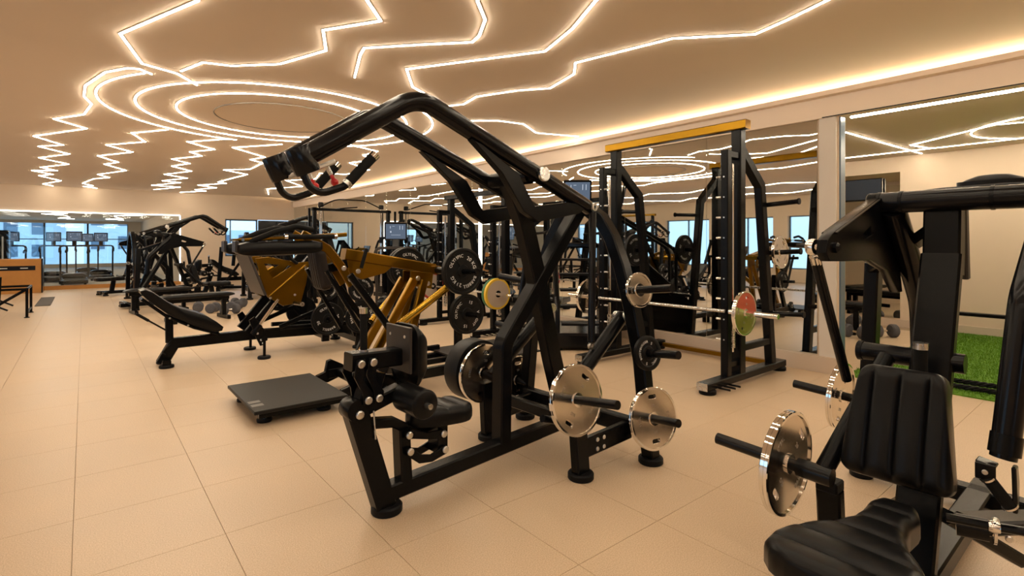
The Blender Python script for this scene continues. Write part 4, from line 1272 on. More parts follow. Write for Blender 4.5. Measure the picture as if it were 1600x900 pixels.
# ================================================================== GOLD LEG PRESS
def leg_press(label, loc, rz):
    t = thing('leg_press', label, 'gym machine', loc, rz)
    MB().sweep([(-0.03, 0, 0.03), (0.085, 0, 0.24), (0.95, 0, 0.245), (2.25, 0, 0.20)], 0.10, 0.115).build('base_rail', 'black_metal', t)
    MB().bar((0.0, -0.17, 0.05), (0.0, 0.17, 0.05), 0.06, 0.08, (0, 0, 1)).build('front_crossbar', 'black_metal', t)
    for x, y in ((0.0, -0.14), (0.0, 0.14), (0.94, -0.32), (0.94, 0.36), (2.05, -0.40), (2.05, 0.40)):
        foot(t, x, y, 0.072, 0.032)
    for s in (-1, 1):
        MB().bar((0.94, s * 0.33, 0.03), (0.94, s * 0.33, 0.23), 0.03, 0.03, (1, 0, 0)).build('stub_leg', 'black_metal', t)
    MB().bar((0.94, -0.35, 0.235), (0.94, 0.38, 0.235), 0.05, 0.06, (0, 0, 1)).build('middle_crossbar', 'black_metal', t)
    MB().bar((2.05, -0.44, 0.12), (2.05, 0.44, 0.12), 0.08, 0.09, (0, 0, 1)).build('rear_crossbar', 'black_metal', t)
    MB().bar((0.04, 0, 0.25), (0.035, 0, 0.55), 0.06, 0.075).build('back_post', 'black_metal', t)
    MB().tube([(0.05, -0.04, 0.25), (-0.03, -0.06, 0.16), (0.0, -0.06, 0.13)], 0.008, 8).build('pull_ring', 'satin_black', t)
    # curved bench
    top = [(-0.235, 0.845), (-0.19, 0.862), (-0.13, 0.835), (-0.05, 0.765), (0.04, 0.69), (0.13, 0.635), (0.26, 0.585), (0.38, 0.53), (0.48, 0.455), (0.545, 0.39)]
    bot = [(0.535, 0.345), (0.47, 0.335), (0.38, 0.37), (0.26, 0.425), (0.13, 0.50), (0.02, 0.57), (-0.08, 0.66), (-0.17, 0.745), (-0.225, 0.805)]
    pad = MB()
    prof = top + bot
    rings = []
    cxm = sum(p[0] for p in prof) / len(prof)
    czm = sum(p[1] for p in prof) / len(prof)
    for y, k in ((-0.165, 0.86), (-0.158, 0.95), (-0.14, 1.0), (0.14, 1.0), (0.158, 0.95), (0.165, 0.86)):
        ring = []
        for i, (x, z) in enumerate(prof):
            j = (len(prof) * 2 - 1 - i) % len(prof)
            # shrink toward the local mid line
            q = top + bot
            opp = q[len(q) - 1 - i] if i < len(top) else q[len(q) - 1 - i]
            mx_, mz_ = (x + opp[0]) / 2, (z + opp[1]) / 2
            ring.append(V((mx_ + (x - mx_) * k, y, mz_ + (z - mz_) * k)))
        rings.append(ring)
    pad._rings(rings)
    pad.build('bench_pad', 'black_leather', t, smooth=50)
    MB().sweep([(-0.22, 0, 0.755), (0.0, 0, 0.555), (0.26, 0, 0.405), (0.50, 0, 0.31)], 0.26, 0.03).build('bench_frame', 'black_metal', t)
    bolts(t, [(0.03, -0.14, 0.535), (0.20, -0.14, 0.44)], (0, -1, 0), 0.011, 0.008)
    MB().bar((0.50, 0, 0.27), (0.46, 0, 0.36), 0.10, 0.08).build('bench_bracket', 'black_metal', t)
    MB().tube([(0.0, -0.10, 0.40), (-0.26, -0.14, 0.60)], 0.009, 8).build('recline_lever', 'satin_black', t)
    MB().tube([(-0.16, -0.125, 0.523), (-0.27, -0.142, 0.608)], 0.015, 10).build('lever_grip', 'foam_grip', t)
    for s in (-1, 1):
        # inclined frame, guide rods, sled
        MB().bar((0.80, s * 0.20, 0.30), (1.72, s * 0.24, 1.42), 0.06, 0.10).build('incline_rail', 'black_metal', t)
        MB().bar((1.72, s * 0.24, 1.42), (2.05, s * 0.36, 0.14), 0.06, 0.08).build('rear_leg', 'black_metal', t)
        MB().tube([(0.85, s * 0.30, 0.33), (1.10, s * 0.30, 0.68)], 0.020, 14).build('guide_rod', 'chrome', t)
        MB().tube([(0.82, s * 0.30, 0.29), (0.90, s * 0.30, 0.40)], 0.034, 14).build('rod_holder', 'black_metal', t)
        MB().xz([(0.78, 0.46), (0.84, 0.50), (0.97, 0.30), (0.96, 0.16), (0.90, 0.15), (0.86, 0.24)], s * 0.30, 0.02).build('safety_catch', 'black_metal', t, bevel=0.003)
        bolts(t, [(0.87, s * 0.312, 0.30), (0.91, s * 0.312, 0.22), (0.93, s * 0.312, 0.18)], (0, s, 0), 0.013, 0.008)
        me = curve_mesh([[(0.86, 1.17), (1.00, 1.185), (1.34, 1.11), (1.47, 1.12), (1.44, 0.88), (1.37, 0.62), (1.16, 0.60), (0.99, 0.72), (0.93, 0.90)],
                         [(0.95, 1.11), (1.27, 1.075), (1.05, 0.93)]], 0.010, 0.003)
        me.transform(Matrix.Rotation(R(90), 4, 'X'))
        me.transform(Matrix.Translation((0, s * 0.26, 0)))
        sl = link('sled_plate', me, 'gold_metal', t)
        MB().bar((0.99, s * 0.285, 0.71), (1.42, s * 0.285, 1.08), 0.04, 0.014).build('sled_fold', 'gold_metal', sl)
        bolts(t, [(1.02, s * 0.275, 0.70), (1.42, s * 0.275, 1.06), (1.30, s * 0.275, 0.72)], (0, s, 0), 0.015, 0.009)
        MB().tube([(1.30, s * 0.25, 0.62), (1.30, s * 0.55, 0.63)], 0.0245, 12).build('load_horn', 'satin_black', t)
        MB().tube([(1.30, s * 0.55, 0.63), (1.30, s * 0.56, 0.63)], 0.026, 12).build('horn_cap', 'brushed_steel', t)
        MB().tube(fillet([(1.32, s * 0.30, 1.10), (1.24, s * 0.33, 1.16), (1.20, s * 0.36, 1.22)], 0.05, 4), 0.018, 12).build('sled_handle', 'foam_grip', t)
        # foot-plate brackets and lower crank
        MB().sweep([(1.10, s * 0.36, 0.36), (1.48, s * 0.37, 0.50), (1.53, s * 0.37, 0.44), (1.70, s * 0.37, 0.17)], 0.03, 0.055).build('crank_link', 'black_metal', t)
        bolts(t, [(1.50, s * 0.387, 0.48), (1.69, s * 0.387, 0.18)], (0, s, 0), 0.018, 0.010)
        MB().bar((1.15, s * 0.18, 0.32), (2.2, s * 0.18, 0.30), 0.05, 0.05).build('upper_rail', 'black_metal', t)
        # storage tower
        MB().bar((1.62, s * 0.42, 0.14), (1.62, s * 0.42, 0.98), 0.055, 0.09).build('storage_tower', 'black_metal', t)
        MB().tube([(1.62, s * 0.42, 0.78), (1.62, s * 0.62, 0.79)], 0.0245, 12).build('storage_peg', 'satin_black', t)
        MB().tube([(1.62, s * 0.42, 0.42), (1.62, s * 0.62, 0.43)], 0.0245, 12).build('storage_peg', 'satin_black', t)
        MB().bar((1.62, s * 0.10, 0.20), (1.62, s * 0.44, 0.20), 0.06, 0.07, (0, 0, 1)).build('tower_foot', 'black_metal', t)
        MB().bar((2.05, s * 0.40, 0.03), (2.05, s * 0.40, 0.92), 0.055, 0.07).build('rear_tower', 'black_metal', t)
        MB().tube([(2.05, s * 0.42, 0.76), (2.05, s * 0.66, 0.77)], 0.0245, 12).build('storage_peg', 'satin_black', t)
        MB().tube([(2.05, s * 0.42, 0.40), (2.05, s * 0.66, 0.41)], 0.0245, 12).build('storage_peg', 'satin_black', t)
    MB().bar((0.765, 0, 1.25), (0.955, 0, 0.74), 0.66, 0.030).build('foot_plate', 'grey_metal', t)
    MB().bar((0.93, 0, 0.95), (1.10, 0, 1.05), 0.30, 0.05).build('foot_plate_mount', 'gold_metal', t)
    MB().bar((1.40, -0.27, 1.02), (1.40, 0.27, 1.02), 0.06, 0.06, (0, 0, 1)).build('sled_crossbar', 'gold_metal', t)
    MB().bar((1.72, -0.28, 1.42), (1.72, 0.28, 1.42), 0.08, 0.08, (0, 0, 1)).build('top_crossbar', 'black_metal', t)
    return t


M4L = (0.694, 6.913, 0)
m4 = leg_press('black and gold leg press with curved bench, left of the gold squat machine', M4L, 0)
for k, (x, z, rr_, lab) in enumerate(((1.62, 0.785, 0.13, 'small black plate on the upper tower peg of the leg press'), (1.62, 0.425, 0.20, 'large black plate on the lower tower peg of the leg press'),
                                      (2.05, 0.765, 0.165, 'black plate with white ring on the upper rear peg of the leg press'), (2.05, 0.41, 0.205, 'black plate with white lettering on the lower rear peg of the leg press'))):
    plate(plate_iron(rr_, 0.045, 'OLYMPIC', 'BARBELL', '10' if rr_ < 0.18 else '20'), lab, frame_mat(M4L, 0, (x, -0.50, z), (0, -1, 0), R(50 * k)))
    plate(plate_iron(rr_, 0.045, 'OLYMPIC', 'BARBELL', '10' if rr_ < 0.18 else '20'), lab.replace('black plate', 'far-side black plate'), frame_mat(M4L, 0, (x, 0.50, z), (0, 1, 0), R(50 * k)))
plate(plate_iron(0.165, 0.045, 'OLYMPIC', 'BARBELL', '10'), 'black plate on the near loading horn under the gold sled', frame_mat(M4L, 0, (1.30, 0.40, 0.625), (0, -1, 0), 0))


# ================================================================== SMITH MACHINE
def smith_machine(label, loc, rz, gold=True):
    t = thing('smith_machine', label, 'gym machine', loc, rz)
    top = 2.45
    for i, y in enumerate((0.0, 1.50)):
        s = -1 if i == 0 else 1
        MB().bar((-0.19, y, 0.075), (1.36, y, 0.075), 0.11, 0.07).build('base_beam', 'black_metal', t)
        MB().box2(-0.194, -0.19, y - 0.052, y + 0.052, 0.042, 0.108).build('end_plate', 'brushed_steel', t)
        foot(t, -0.10, y, 0.075, 0.04)
        foot(t, 1.30, y, 0.075, 0.04)
        MB().bar((0.22, y, 0.10), (0.22, y, 2.22), 0.075, 0.075, (0, 1, 0)).build('front_upright', 'black_metal', t)
        MB().bar((0.45, y, 0.10), (0.45, y, top), 0.10, 0.10, (0, 1, 0)).build('main_upright', 'black_metal', t)
        MB().bar((0.19, y, 2.185), (0.46, y, 2.185), 0.07, 0.07).build('head_link', 'black_metal', t)
        MB().sweep([(0.47, y, 2.26), (0.88, y, 1.93), (1.12, y, 0.10)], 0.08, 0.10).build('rear_upright', 'black_metal', t)
        MB().bar((0.45, y, 0.34), (1.10, y, 0.34), 0.06, 0.07).build('lower_brace', 'black_metal', t)
        MB().bar((0.22, y, 0.21), (0.45, y, 0.21), 0.05, 0.06).build('spacer', 'black_metal', t)
        MB().tube([(0.335, y, 0.32), (0.335, y, 2.10)], 0.016, 14).build('guide_rod', 'chrome', t)
        MB().tube([(0.335, y, 0.36), (0.335, y, 0.52)], 0.028, 14).build('bumper_spring', 'brushed_steel', t)
        MB().tube([(0.335, y, 0.66), (0.335, y, 0.80)], 0.034, 14).build('carriage', 'black_metal', t)
        for k in range(9):
            zz = 0.45 + 0.19 * k
            MB().tube([(0.20, y - s * 0.03, zz), (0.20, y - s * 0.085, zz)], 0.010, 8).build('hook_pin', 'brushed_steel', t)
            MB().lathe([(0.007, 0), (0.007, 0.004), (0, 0.004)], (0.182, y, zz), (-1, 0, 0), 8).build('bolt', 'zinc', t)
        for x, z in ((1.0, 1.74), (1.04, 1.25), (1.11, 0.62)):
            MB().tube([(x - 0.02, y, z), (x - 0.02, y + s * 0.34, z + 0.02)], 0.0245, 12).build('storage_peg', 'satin_black', t)
            MB().tube([(x - 0.02, y + s * 0.33, z + 0.02), (x - 0.02, y + s * 0.345, z + 0.02)], 0.032, 12).build('peg_end', 'black_rubber', t)
        for k in range(3):
            MB().tube([(0.0 + 0.09 * k, y + s * 0.05, 0.045), (0.0 + 0.09 * k, y + s * 0.16, 0.045)], 0.010, 8).build('band_peg', 'satin_black', t)
    gm = 'gold_metal' if gold else 'black_metal'
    MB().bar((0.42, -0.11, 2.475), (0.42, 1.60, 2.475), 0.085, 0.10, (0, 0, 1)).build('top_beam', gm, t)
    MB().bar((1.33, 0.05, 0.055), (1.33, 1.45, 0.055), 0.05, 0.07, (0, 0, 1)).build('floor_beam', gm, t)
    bar = MB().tube([(0.17, -0.02, 0.72), (0.17, 1.52, 0.72)], 0.015, 14).build('bar', 'brushed_steel', t)
    MB().tube([(0.17, -0.50, 0.72), (0.17, -0.06, 0.72)], 0.025, 16).build('bar_sleeve', 'chrome', bar)
    MB().tube([(0.17, 1.56, 0.72), (0.17, 2.00, 0.72)], 0.025, 16).build('bar_sleeve', 'chrome', bar)
    for y in (0.0, 1.5):
        MB().bar((0.17, y, 0.72), (0.335, y, 0.72), 0.05, 0.06).build('bar_clamp', 'black_metal', bar)
    return t


M5L = (4.436, 2.54, 0)
m5 = smith_machine('black smith machine with gold top beam in front of the mirror wall', M5L, 0)
plate(plate_chrome(0.20, 0.034, True, '20 KG'), 'plate with painted red and olive reflections on the near end of the smith machine bar', frame_mat(M5L, 0, (0.17, -0.20, 0.72), (0, -1, 0), R(15)))
plate(plate_chrome(0.20, 0.034), 'chrome plate on the far end of the smith machine bar', frame_mat(M5L, 0, (0.17, 1.68, 0.72), (0, -1, 0), R(15)))
plate(plate_chrome(0.165, 0.03, False, '15 KG'), 'chrome plate on the middle rear peg of the gold-topped smith machine', frame_mat(M5L, 0, (1.02, -0.14, 1.258), (0, -1, 0.06), R(40)))
plate(plate_iron(0.205, 0.045, 'OLYMPIC', 'BARBELL', '20'), 'black plate on the far frame of the gold-topped smith machine', frame_mat(M5L, 0, (1.02, 1.66, 1.262), (0, -1, 0), R(40)))

# ================================================================== SECOND SMITH MACHINE, CARDIO, TRAINERS
sm2 = copy_tree(m5, (4.44, 6.15, 0), 0, 'lower black smith machine further along the mirror wall, behind the gold squat machine')
sm2.scale = (1, 1, 0.86)
for ch in [o_ for o_ in bpy.data.objects if o_.parent == sm2 and o_.name.startswith(('top_beam', 'floor_beam'))]:
    me2 = ch.data.copy()
    me2.materials.clear()
    me2.materials.append(MATS['black_metal'])
    ch.data = me2
S2 = (4.44, 6.15, 0)
plate(plate_bumper(0.225, 0.05), 'yellow-rimmed plate on the bar of the lower smith machine', frame_mat(S2, 0, (0.17, -0.16, 0.62), (0, -1, 0)))
plate(plate_bumper(0.225, 0.05, 'green_rubber'), 'green-rimmed plate next to the yellow-rimmed plate', frame_mat(S2, 0, (0.17, -0.105, 0.62), (0, -1, 0)))
plate(plate_bumper(0.225, 0.05, 'red_rubber'), 'red-rimmed plate at the far end of the lower smith machine bar', frame_mat(S2, 0, (0.17, 1.66, 0.62), (0, -1, 0)))


def console(t, c, w, h, tilt, rz, text=True):
    """screen unit facing local -x, tilted back"""
    rot = (Matrix.Rotation(rz, 3, 'Z') @ Matrix.Rotation(tilt, 3, 'Y'))
    k = MB().box(c, (0.05, w, h), rot).build('console', 'satin_black', t, bevel=0.012)
    off = rot @ V((-0.027, 0, 0))
    MB().box(tuple(V(c) + off), (0.004, w * 0.88, h * 0.84), rot).build('display', 'screen_glow', k, smooth=0)
    if text:
        for (dy, dz, sy, sz) in ((0.30, 0.22, 0.02, 0.22), (0.18, 0.22, 0.02, 0.22), (-0.24, 0.24, 0.02, 0.14), (-0.1, 0.30, 0.10, 0.015), (0.0, -0.20, 0.42, 0.012), (-0.22, -0.02, 0.05, 0.10)):
            p_ = V(c) + rot @ V((-0.030, -dy * w, dz * h))
            MB().box(tuple(p_), (0.003, sy * w, sz * h), rot).build('display_mark', 'screen_text', k, smooth=0)
    return k


def treadmill(label, loc, rz, group=None):
    t = thing('treadmill', label, 'treadmill', loc, rz, group)
    dk = MB().box2(-0.85, 0.85, -0.36, 0.36, 0.06, 0.17).build('deck', 'satin_black', t, bevel=0.02)
    MB().box2(-0.80, 0.55, -0.25, 0.25, 0.171, 0.176).build('belt', 'black_rubber', dk, bevel=0.002)
    MB().cushion(rrect(0.45, 0.70, 0.10, 5), 0.17, (0.66, 0, 0.15), (1, 0, 0), (0, 1, 0), rnd=0.6).build('motor_cover', 'satin_black', t, smooth=60)
    for s in (-1, 1):
        foot(t, -0.75, s * 0.28, 0.035, 0.065)
        foot(t, 0.75, s * 0.28, 0.035, 0.065)
        MB().sweep([(0.72, s * 0.36, 0.12), (0.55, s * 0.36, 1.05), (0.40, s * 0.36, 1.22)], 0.05, 0.11).build('upright', 'grey_metal', t)
        MB().tube(fillet([(0.50, s * 0.36, 1.12), (0.10, s * 0.34, 1.08), (0.0, s * 0.34, 1.02)], 0.06, 4), 0.024, 12).build('handrail', 'foam_grip', t)
    MB().sweep(fillet([(0.42, -0.38, 1.04), (0.42, -0.38, 1.26), (0.42, 0.38, 1.26), (0.42, 0.38, 1.04)], 0.16, 7), 0.16, 0.05, (1, 0, 0)).build('hood', 'grey_metal', t)
    MB().bar((0.42, 0, 1.26), (0.46, 0, 1.42), 0.12, 0.04).build('console_neck', 'satin_black', t)
    console(t, (0.45, 0, 1.58), 0.42, 0.34, R(-14), 0)
    return t


def stair_climber(label, loc, rz):
    t = thing('stair_climber', label, 'stair climber', loc, rz)
    MB().box2(-0.55, 0.60, -0.36, 0.36, 0.03, 0.22).build('base', 'satin_black', t, bevel=0.03)
    for k in range(5):
        MB().box2(-0.45 + 0.2 * k, -0.22 + 0.2 * k, -0.27, 0.27, 0.30 + 0.2 * k, 0.33 + 0.2 * k).build('step', 'black_rubber', t, bevel=0.006)
    for s in (-1, 1):
        MB().xz([(-0.5, 0.2), (0.62, 0.2), (0.62, 1.35), (0.42, 1.35), (-0.5, 0.50)], s * 0.32, 0.06).build('side_shell', 'satin_black', t, bevel=0.012)
        MB().tube(fillet([(-0.30, s * 0.33, 0.62), (-0.30, s * 0.36, 1.25), (0.50, s * 0.36, 1.75)], 0.2, 6), 0.024, 12).build('handrail', 'foam_grip', t)
        MB().bar((0.58, s * 0.22, 1.30), (0.50, s * 0.16, 1.95), 0.04, 0.06).build('mast', 'satin_black', t)
    for x, y in ((-0.48, -0.3), (-0.48, 0.3), (0.52, -0.3), (0.52, 0.3)):
        foot(t, x, y, 0.035, 0.035)
    MB().box2(0.50, 0.60, -0.30, 0.30, 1.28, 1.36).build('top_bridge', 'satin_black', t, bevel=0.02)
    console(t, (0.46, 0, 2.08), 0.40, 0.36, R(-12), 0)
    return t


treadmill('dark treadmill with arched hood and upright console, between the smith machine and the cable frame', (4.4, 8.75, 0), R(63))
stair_climber('black stair climber with a tall lit console beside the gold-topped smith machine', (5.2, 4.92, 0), R(48))


def cable_frame(label, loc, rz):
    t = thing('cable_machine', label, 'gym machine', loc, rz)
    for i, x in enumerate((0.0, 1.80)):
        MB().bar((x, -0.10, 0.05), (x, 0.75, 0.05), 0.10, 0.09, (0, 0, 1)).build('base_beam', 'black_metal', t)
        foot(t, x, -0.05, 0.06, 0.012)
        foot(t, x, 0.70, 0.06, 0.012)
        MB().bar((x, 0.0, 0.09), (x, 0.0, 2.16), 0.09, 0.08).build('tower', 'black_metal', t)
        MB().bar((x, 0.34, 0.09), (x, 0.34, 2.16), 0.05, 0.05).build('rear_post', 'black_metal', t)
        xi = x + (0.16 if i == 0 else -0.16)
        MB().tube([(xi, 0.05, 0.30), (xi, 0.05, 2.16)], 0.030, 14).build('guide_column', 'chrome', t)
        MB().lathe([(0.0, -0.05), (0.055, -0.05), (0.06, -0.03), (0.06, 0.04), (0.045, 0.055), (0, 0.055)], (xi, 0.05, 2.23), (0, 0, 1), 16).build('top_pulley', 'brown_leather', t)
        MB().box2(x - 0.13, x + 0.13, 0.05, 0.31, 0.12, 1.15).build('weight_stack', 'satin_black', t, bevel=0.01)
        MB().tube([(xi, 0.05, 1.35), (xi, 0.05, 1.5)], 0.05, 14).build('slide', 'satin_black', t)
    MB().bar((-0.06, 0.0, 2.12), (1.86, 0.0, 2.12), 0.09, 0.06, (0, 1, 0)).build('top_beam', 'black_metal', t)
    MB().tube(fillet([(0.10, 0, 2.16), (0.45, -0.1, 2.36), (1.15, -0.1, 2.36), (1.6, 0, 2.2)], 0.5, 6), 0.014, 10).build('pull_up_bar', 'satin_black', t)
    MB().tube([(0.28, -0.02, 2.1), (0.62, -0.02, 2.16), (1.0, -0.02, 2.2)], 0.016, 10).build('pull_up_bar', 'satin_black', t)
    for i, x in enumerate((0.2, 1.6)):
        MB().tube([(x, 0.0, 2.1), (x + 0.03, -0.05, 1.2), (x, -0.02, 0.8)], 0.006, 6).build('cable', 'black_rubber', t)
    return t


cable_frame('black cable machine with two chrome columns at the right of the far mirror corner', (4.03, 12.0, 0), 0)

# low black frame at the left edge, cardboard crate behind it, floor grille
t = thing('low_rack', 'low black tubular rack cut by the left edge of the photo', 'rack', (-1.15, 12.9, 0), R(0))
for x in (-0.9, 0.35):
    for y in (0.0, 0.95):
        MB().tube([(x, y, 0.0), (x, y, 0.52)], 0.022, 10).build('leg', 'black_metal', t)
        foot(t, x, y, 0.04, 0.015)
for y in (0.0, 0.95):
    MB().tube([(-0.9, y, 0.52), (0.35, y, 0.52)], 0.022, 10).build('top_tube', 'black_metal', t)
    MB().tube(fillet([(-0.85, y, 0.08), (-0.2, y, 0.12), (0.33, y, 0.50)], 0.5, 6), 0.018, 10).build('curved_brace', 'black_metal', t)
    MB().tube([(-0.5, y, 0.5), (0.1, y, 0.15)], 0.016, 10).build('brace', 'black_metal', t)
for x in (-0.9, 0.35):
    MB().tube([(x, 0.0, 0.52), (x, 0.95, 0.52)], 0.022, 10).build('end_tube', 'black_metal', t)
    MB().tube([(x, 0.0, 0.10), (x, 0.95, 0.10)], 0.018, 10).build('low_tube', 'black_metal', t)
MB().tube([(-0.05, 0.0, 0.02), (-0.02, 0.0, 0.75)], 0.045, 14).build('front_post', 'black_metal', t)

bx = thing('crate', 'large orange-brown crate with a black side standing by the far glazing', 'box', (-1.72, 19.42, 0))
MB().box2(-0.85, 0.82, -0.25, 0.40, 0.0, 0.92).build('carton', 'orange_board', bx, bevel=0.006)
MB().box2(0.82, 0.85, -0.26, 0.41, 0.0, 0.93).build('black_side', 'dark_panel', bx, bevel=0.003)
lb = MB().box2(-0.8, 0.70, -0.254, -0.25, 0.62, 0.74).build('label_band', 'dark_panel', bx)
for x0, x1 in ((-0.35, -0.2), (0.0, 0.15), (0.40, 0.55)):
    MB().box2(x0, x1, -0.257, -0.254, 0.67, 0.69).build('print_mark', 'white_paint', lb, smooth=0)
MB().box2(0.845, 0.853, -0.18, -0.05, 0.05, 0.16).build('corner_label', 'orange_board', bx)
gr = thing('floor_grille', 'dark floor mat lying by the crate at the left', 'floor mat', (-0.70, 16.2, 0))
MB().box2(-0.12, 0.14, -1.1, 1.2, 0.001, 0.012).build('mat', 'dark_floor', gr, bevel=0.003)

# ---- turf room contents
turf = thing('turf', 'bright green artificial turf laid in the opening at the right', 'artificial turf', (6.0, -3.0, 0))
MB().box2(0.0, 4.15, 0, 5.0, 0.0005, 0.012).build('turf_mat', 'turf', turf, smooth=0)
gb = MB()
rg = random.Random(5)
for k in range(26000):
    x, y = rg.uniform(0.0, 4.1), rg.uniform(2.9, 5.0)
    a, hgt, w_ = rg.uniform(0, 6.28), rg.uniform(0.012, 0.03), 0.004
    dx, dy = math.cos(a) * w_, math.sin(a) * w_
    lx, ly = rg.uniform(-.01, .01), rg.uniform(-.01, .01)
    gb.add([(x - dx, y - dy, 0.011), (x + dx, y + dy, 0.011), (x + lx, y + ly, 0.011 + hgt)], [(0, 1, 2)])
me = bpy.data.meshes.new('turf_blades')
me.from_pydata(gb.v, [], gb.f)
g_ = link('turf_blades', me, 'turf', turf, smooth=0)
g_['kind'] = 'stuff'


def rope(label, x, y0, y1, r_=0.019):
    t_ = thing('battle_rope', label, 'rope', (x, y0, 0.045))
    L = y1 - y0
    for q in range(3):
        pth = []
        n_ = int(L / 0.018)
        for k in range(n_ + 1):
            yy = L * k / n_
            a = yy / 0.16 * 2 * math.pi + q * 2.094
            pth.append((0.05 * math.sin(yy * 1.1) + r_ * 0.75 * math.cos(a), yy, r_ * 0.75 * math.sin(a)))
        MB().tube(pth, r_ * 0.62, 6).build('strand', 'black_rubber', t_)
    return t_


rope('thick black battle rope lying on the turf, farther of the two', 6.46, -2.4, 1.9)
rope('thick black battle rope lying on the turf, nearer the tiles', 6.22, -2.6, 1.9)
tv = thing('television', 'wall television above the turf room mirror, left of the foreground machine', 'television', (10.12, 3.10, 2.24))
MB().box2(-0.03, 0.03, -0.28, 0.34, -0.18, 0.18).build('casing', 'satin_black', tv, bevel=0.006)
MB().box2(-0.034, -0.030, -0.27, 0.33, -0.165, 0.165).build('screen', 'screen', tv, smooth=0)
MB().box2(0.03, 0.06, -0.1, 0.1, -0.1, 0.1).build('bracket', 'black_metal', tv)
pc = thing('wall_frame', 'small framed panel on the beige turf room wall', 'picture', (10.185, 2.12, 1.62))
MB().box2(-0.012, 0.014, -0.16, 0.16, -0.20, 0.20).build('frame', 'frame_white', pc, bevel=0.003)
MB().box2(-0.014, -0.012, -0.13, 0.13, -0.17, 0.17).build('panel', 'grey_metal', pc, smooth=0)
MB().box2(-0.016, -0.014, -0.10, 0.0, -0.15, -0.02).build('panel_mark', 'frame_white', pc, smooth=0)

ra = thing('storage_rack', 'slanted black rack standing on the turf by the beige wall', 'rack', (9.5, 1.45, 0.012))
for y in (-0.5, 0.5):
    MB().bar((-0.45, y, 0.04), (0.45, y, 0.04), 0.07, 0.07).build('base_bar', 'black_metal', ra)
    MB().bar((0.15, y, 0.07), (-0.05, y, 1.0), 0.06, 0.08).build('upright', 'black_metal', ra)
for z in (0.35,):
    MB().bar((0.05, -0.5, z), (0.05, 0.5, z), 0.05, 0.10, (0, 0, 1)).build('shelf', 'black_metal', ra)


# ---- benches and dumbbells on the floor between the far machines
def bench(label, loc, rz, group=None):
    t = thing('bench', label, 'bench', loc, rz, group)
    MB().cushion(rrect(1.15, 0.28, 0.05, 4), 0.07, (0, 0, 0.40), (1, 0, 0), (0, 1, 0), rnd=0.5).build('pad', 'black_leather', t, smooth=60)
    MB().bar((-0.5, 0, 0.37), (0.5, 0, 0.37), 0.08, 0.06).build('beam', 'black_metal', t)
    for x in (-0.42, 0.42):
        MB().bar((x, 0, 0.36), (x, 0, 0.06), 0.07, 0.07).build('leg', 'black_metal', t)
        MB().bar((x, -0.24, 0.035), (x, 0.24, 0.035), 0.07, 0.06, (0, 0, 1)).build('foot_bar', 'black_metal', t)
    return t


def dumbbell(label, loc, rz, group, r_=0.075):
    t = thing('dumbbell', label, 'dumbbell', loc, rz, group)
    MB().tube([(-0.09, 0, r_), (0.09, 0, r_)], 0.016, 10).build('handle', 'chrome', t)
    for s in (-1, 1):
        MB().lathe([(0.0, 0), (r_ * 0.85, 0), (r_, 0.015), (r_, 0.075), (r_ * 0.85, 0.09), (0, 0.09)], (s * 0.07, 0, r_), (s, 0, 0), 14).build('head', 'grey_cloth' if r_ > 0.09 else 'black_rubber', t)
    return t


b0_ = bench('flat black bench left of the leg press, farther one', (1.15, 12.4, 0), R(8))
copy_tree(b0_, (1.55, 10.6, 0), R(10), 'flat black bench just behind the curved leg press bench')
db0 = dumbbell('fat grey dumbbell in the middle of the cluster behind the leg press', (1.95, 11.6, 0), R(60), 'grey dumbbells behind the leg press', 0.095)
for k, (x, y, a) in enumerate(((2.15, 11.1, 20), (1.75, 11.95, 80), (2.35, 11.7, 45), (2.55, 12.3, 120))):
    copy_tree(db0, (x, y, 0), R(a), group='grey dumbbells behind the leg press', label=['grey dumbbell nearest the gold foot plate', 'grey dumbbell at the left end of the dumbbell cluster', 'grey dumbbell at the back right of the cluster', 'grey dumbbell at the right end of the dumbbell cluster'][k])

# ---- machines at the far end, built like the near ones
copy_tree(m1, (2.35, 15.35, 0), R(185), 'pulldown machine with raised arms among the far left machines')
copy_tree(m2, (0.85, 17.3, 0), R(15), 'seated row machine at the far left end of the machine group')
copy_tree(m2, (2.0, 13.65, 0), R(190), 'seated machine with leather backrest in the middle of the far group')
copy_tree(m1, (4.6, 14.1, 0), R(175), 'pulldown machine nearest the cable frame in the far group')
copy_tree(m4, (3.2, 18.2, 0), R(5), 'leg press by the dark door at the far wall')
copy_tree(m2, (4.3, 16.4, 0), R(150), 'seated row machine by the far corner of the mirror')
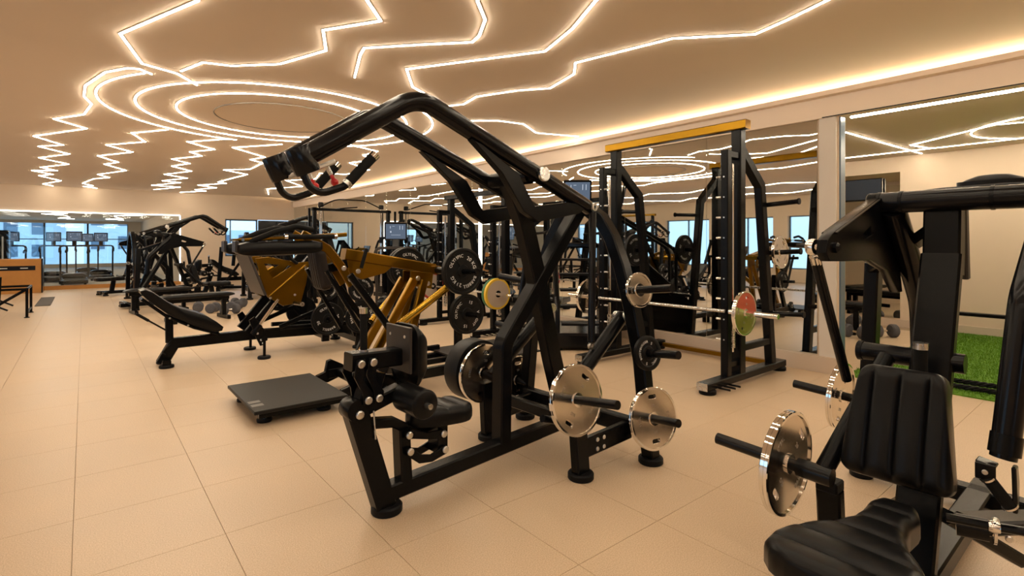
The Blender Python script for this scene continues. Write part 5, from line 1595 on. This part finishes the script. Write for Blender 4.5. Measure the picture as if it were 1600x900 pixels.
# left half of the hall, seen in the mirrors
copy_tree(m3, (-3.6, 4.6, 0), R(0), 'gold squat machine on the left side of the hall, seen only in the mirror')
copy_tree(m4, (-4.6, 8.0, 0), R(15), 'leg press on the left side of the hall, seen only in the mirror')
copy_tree(m1, (-3.0, 10.8, 0), R(20), 'pulldown machine on the left side of the hall, seen only in the mirror')
copy_tree(m2, (-3.6, 2.4, 0), R(160), 'row machine on the left side of the hall, seen only in the mirror')
copy_tree(m2, (-2.9, 13.6, 0), R(60), 'row machine farther left in the hall, seen only in the mirror')
copy_tree(m5, (-5.9, 12.6, 0), R(0), 'smith machine against the left windows, seen only in the mirror')

# ---- cardio room
tm0 = treadmill('treadmill in the cardio room behind the crate', (-1.95, 24.6, 0), R(90), 'treadmills in the cardio room')
for x, y, a, lb_ in ((-0.85, 24.7, 90, 'leftmost clear treadmill behind the far glass'), (-0.25, 22.5, 90, 'nearest treadmill behind the far glass'),
                     (0.50, 24.9, 90, 'treadmill behind the far glass, right of the nearest one'), (0.1, 27.6, 90, 'treadmill deepest in the cardio room'),
                     (-2.6, 27.0, 85, 'treadmill at the far left of the cardio room')):
    copy_tree(tm0, (x, y, 0), R(a), lb_, 'treadmills in the cardio room')
cb = thing('weight_cabinet', 'tall black cabinet machine at the left edge behind the far glass', 'gym machine', (-2.15, 22.6, 0))
MB().box2(-0.35, 0.35, -0.3, 0.3, 0.0, 1.75).build('housing', 'satin_black', cb, bevel=0.04)
MB().box2(0.20, 0.24, -0.31, -0.30, 0.2, 1.55).build('light_slot', 'frame_white', cb, smooth=0)

# ---- things on the tiles of the turf room, seen right of the column
bt = copy_tree(b0_, (8.9, 3.25, 0), R(100), 'flat bench in the turf room behind the white column')
bt2 = copy_tree(b0_, (7.6, 3.9, 0), R(20), 'second flat bench deeper in the turf room')
for k, (x, y, a) in enumerate(((9.3, 2.75, 30), (8.5, 2.7, 75), (8.9, 2.45, 140), (9.7, 3.1, 10))):
    copy_tree(db0, (x, y, 0), R(a), group='dumbbells in the turf room', label=['dumbbell beside the bench in the turf room', 'dumbbell nearest the opening of the turf room', 'dumbbell on the tiles in front of the bench', 'dumbbell by the turf room mirror'][k])
copy_tree(m2, (9.0, 5.2, 0), R(-60), 'seated machine at the back of the turf room, right of the white column')

led([(9.65, -1.0), (9.65, 4.2)], 'straight warm LED line along the back wall of the turf room', z=2.75, group='LED profiles of the turf room')
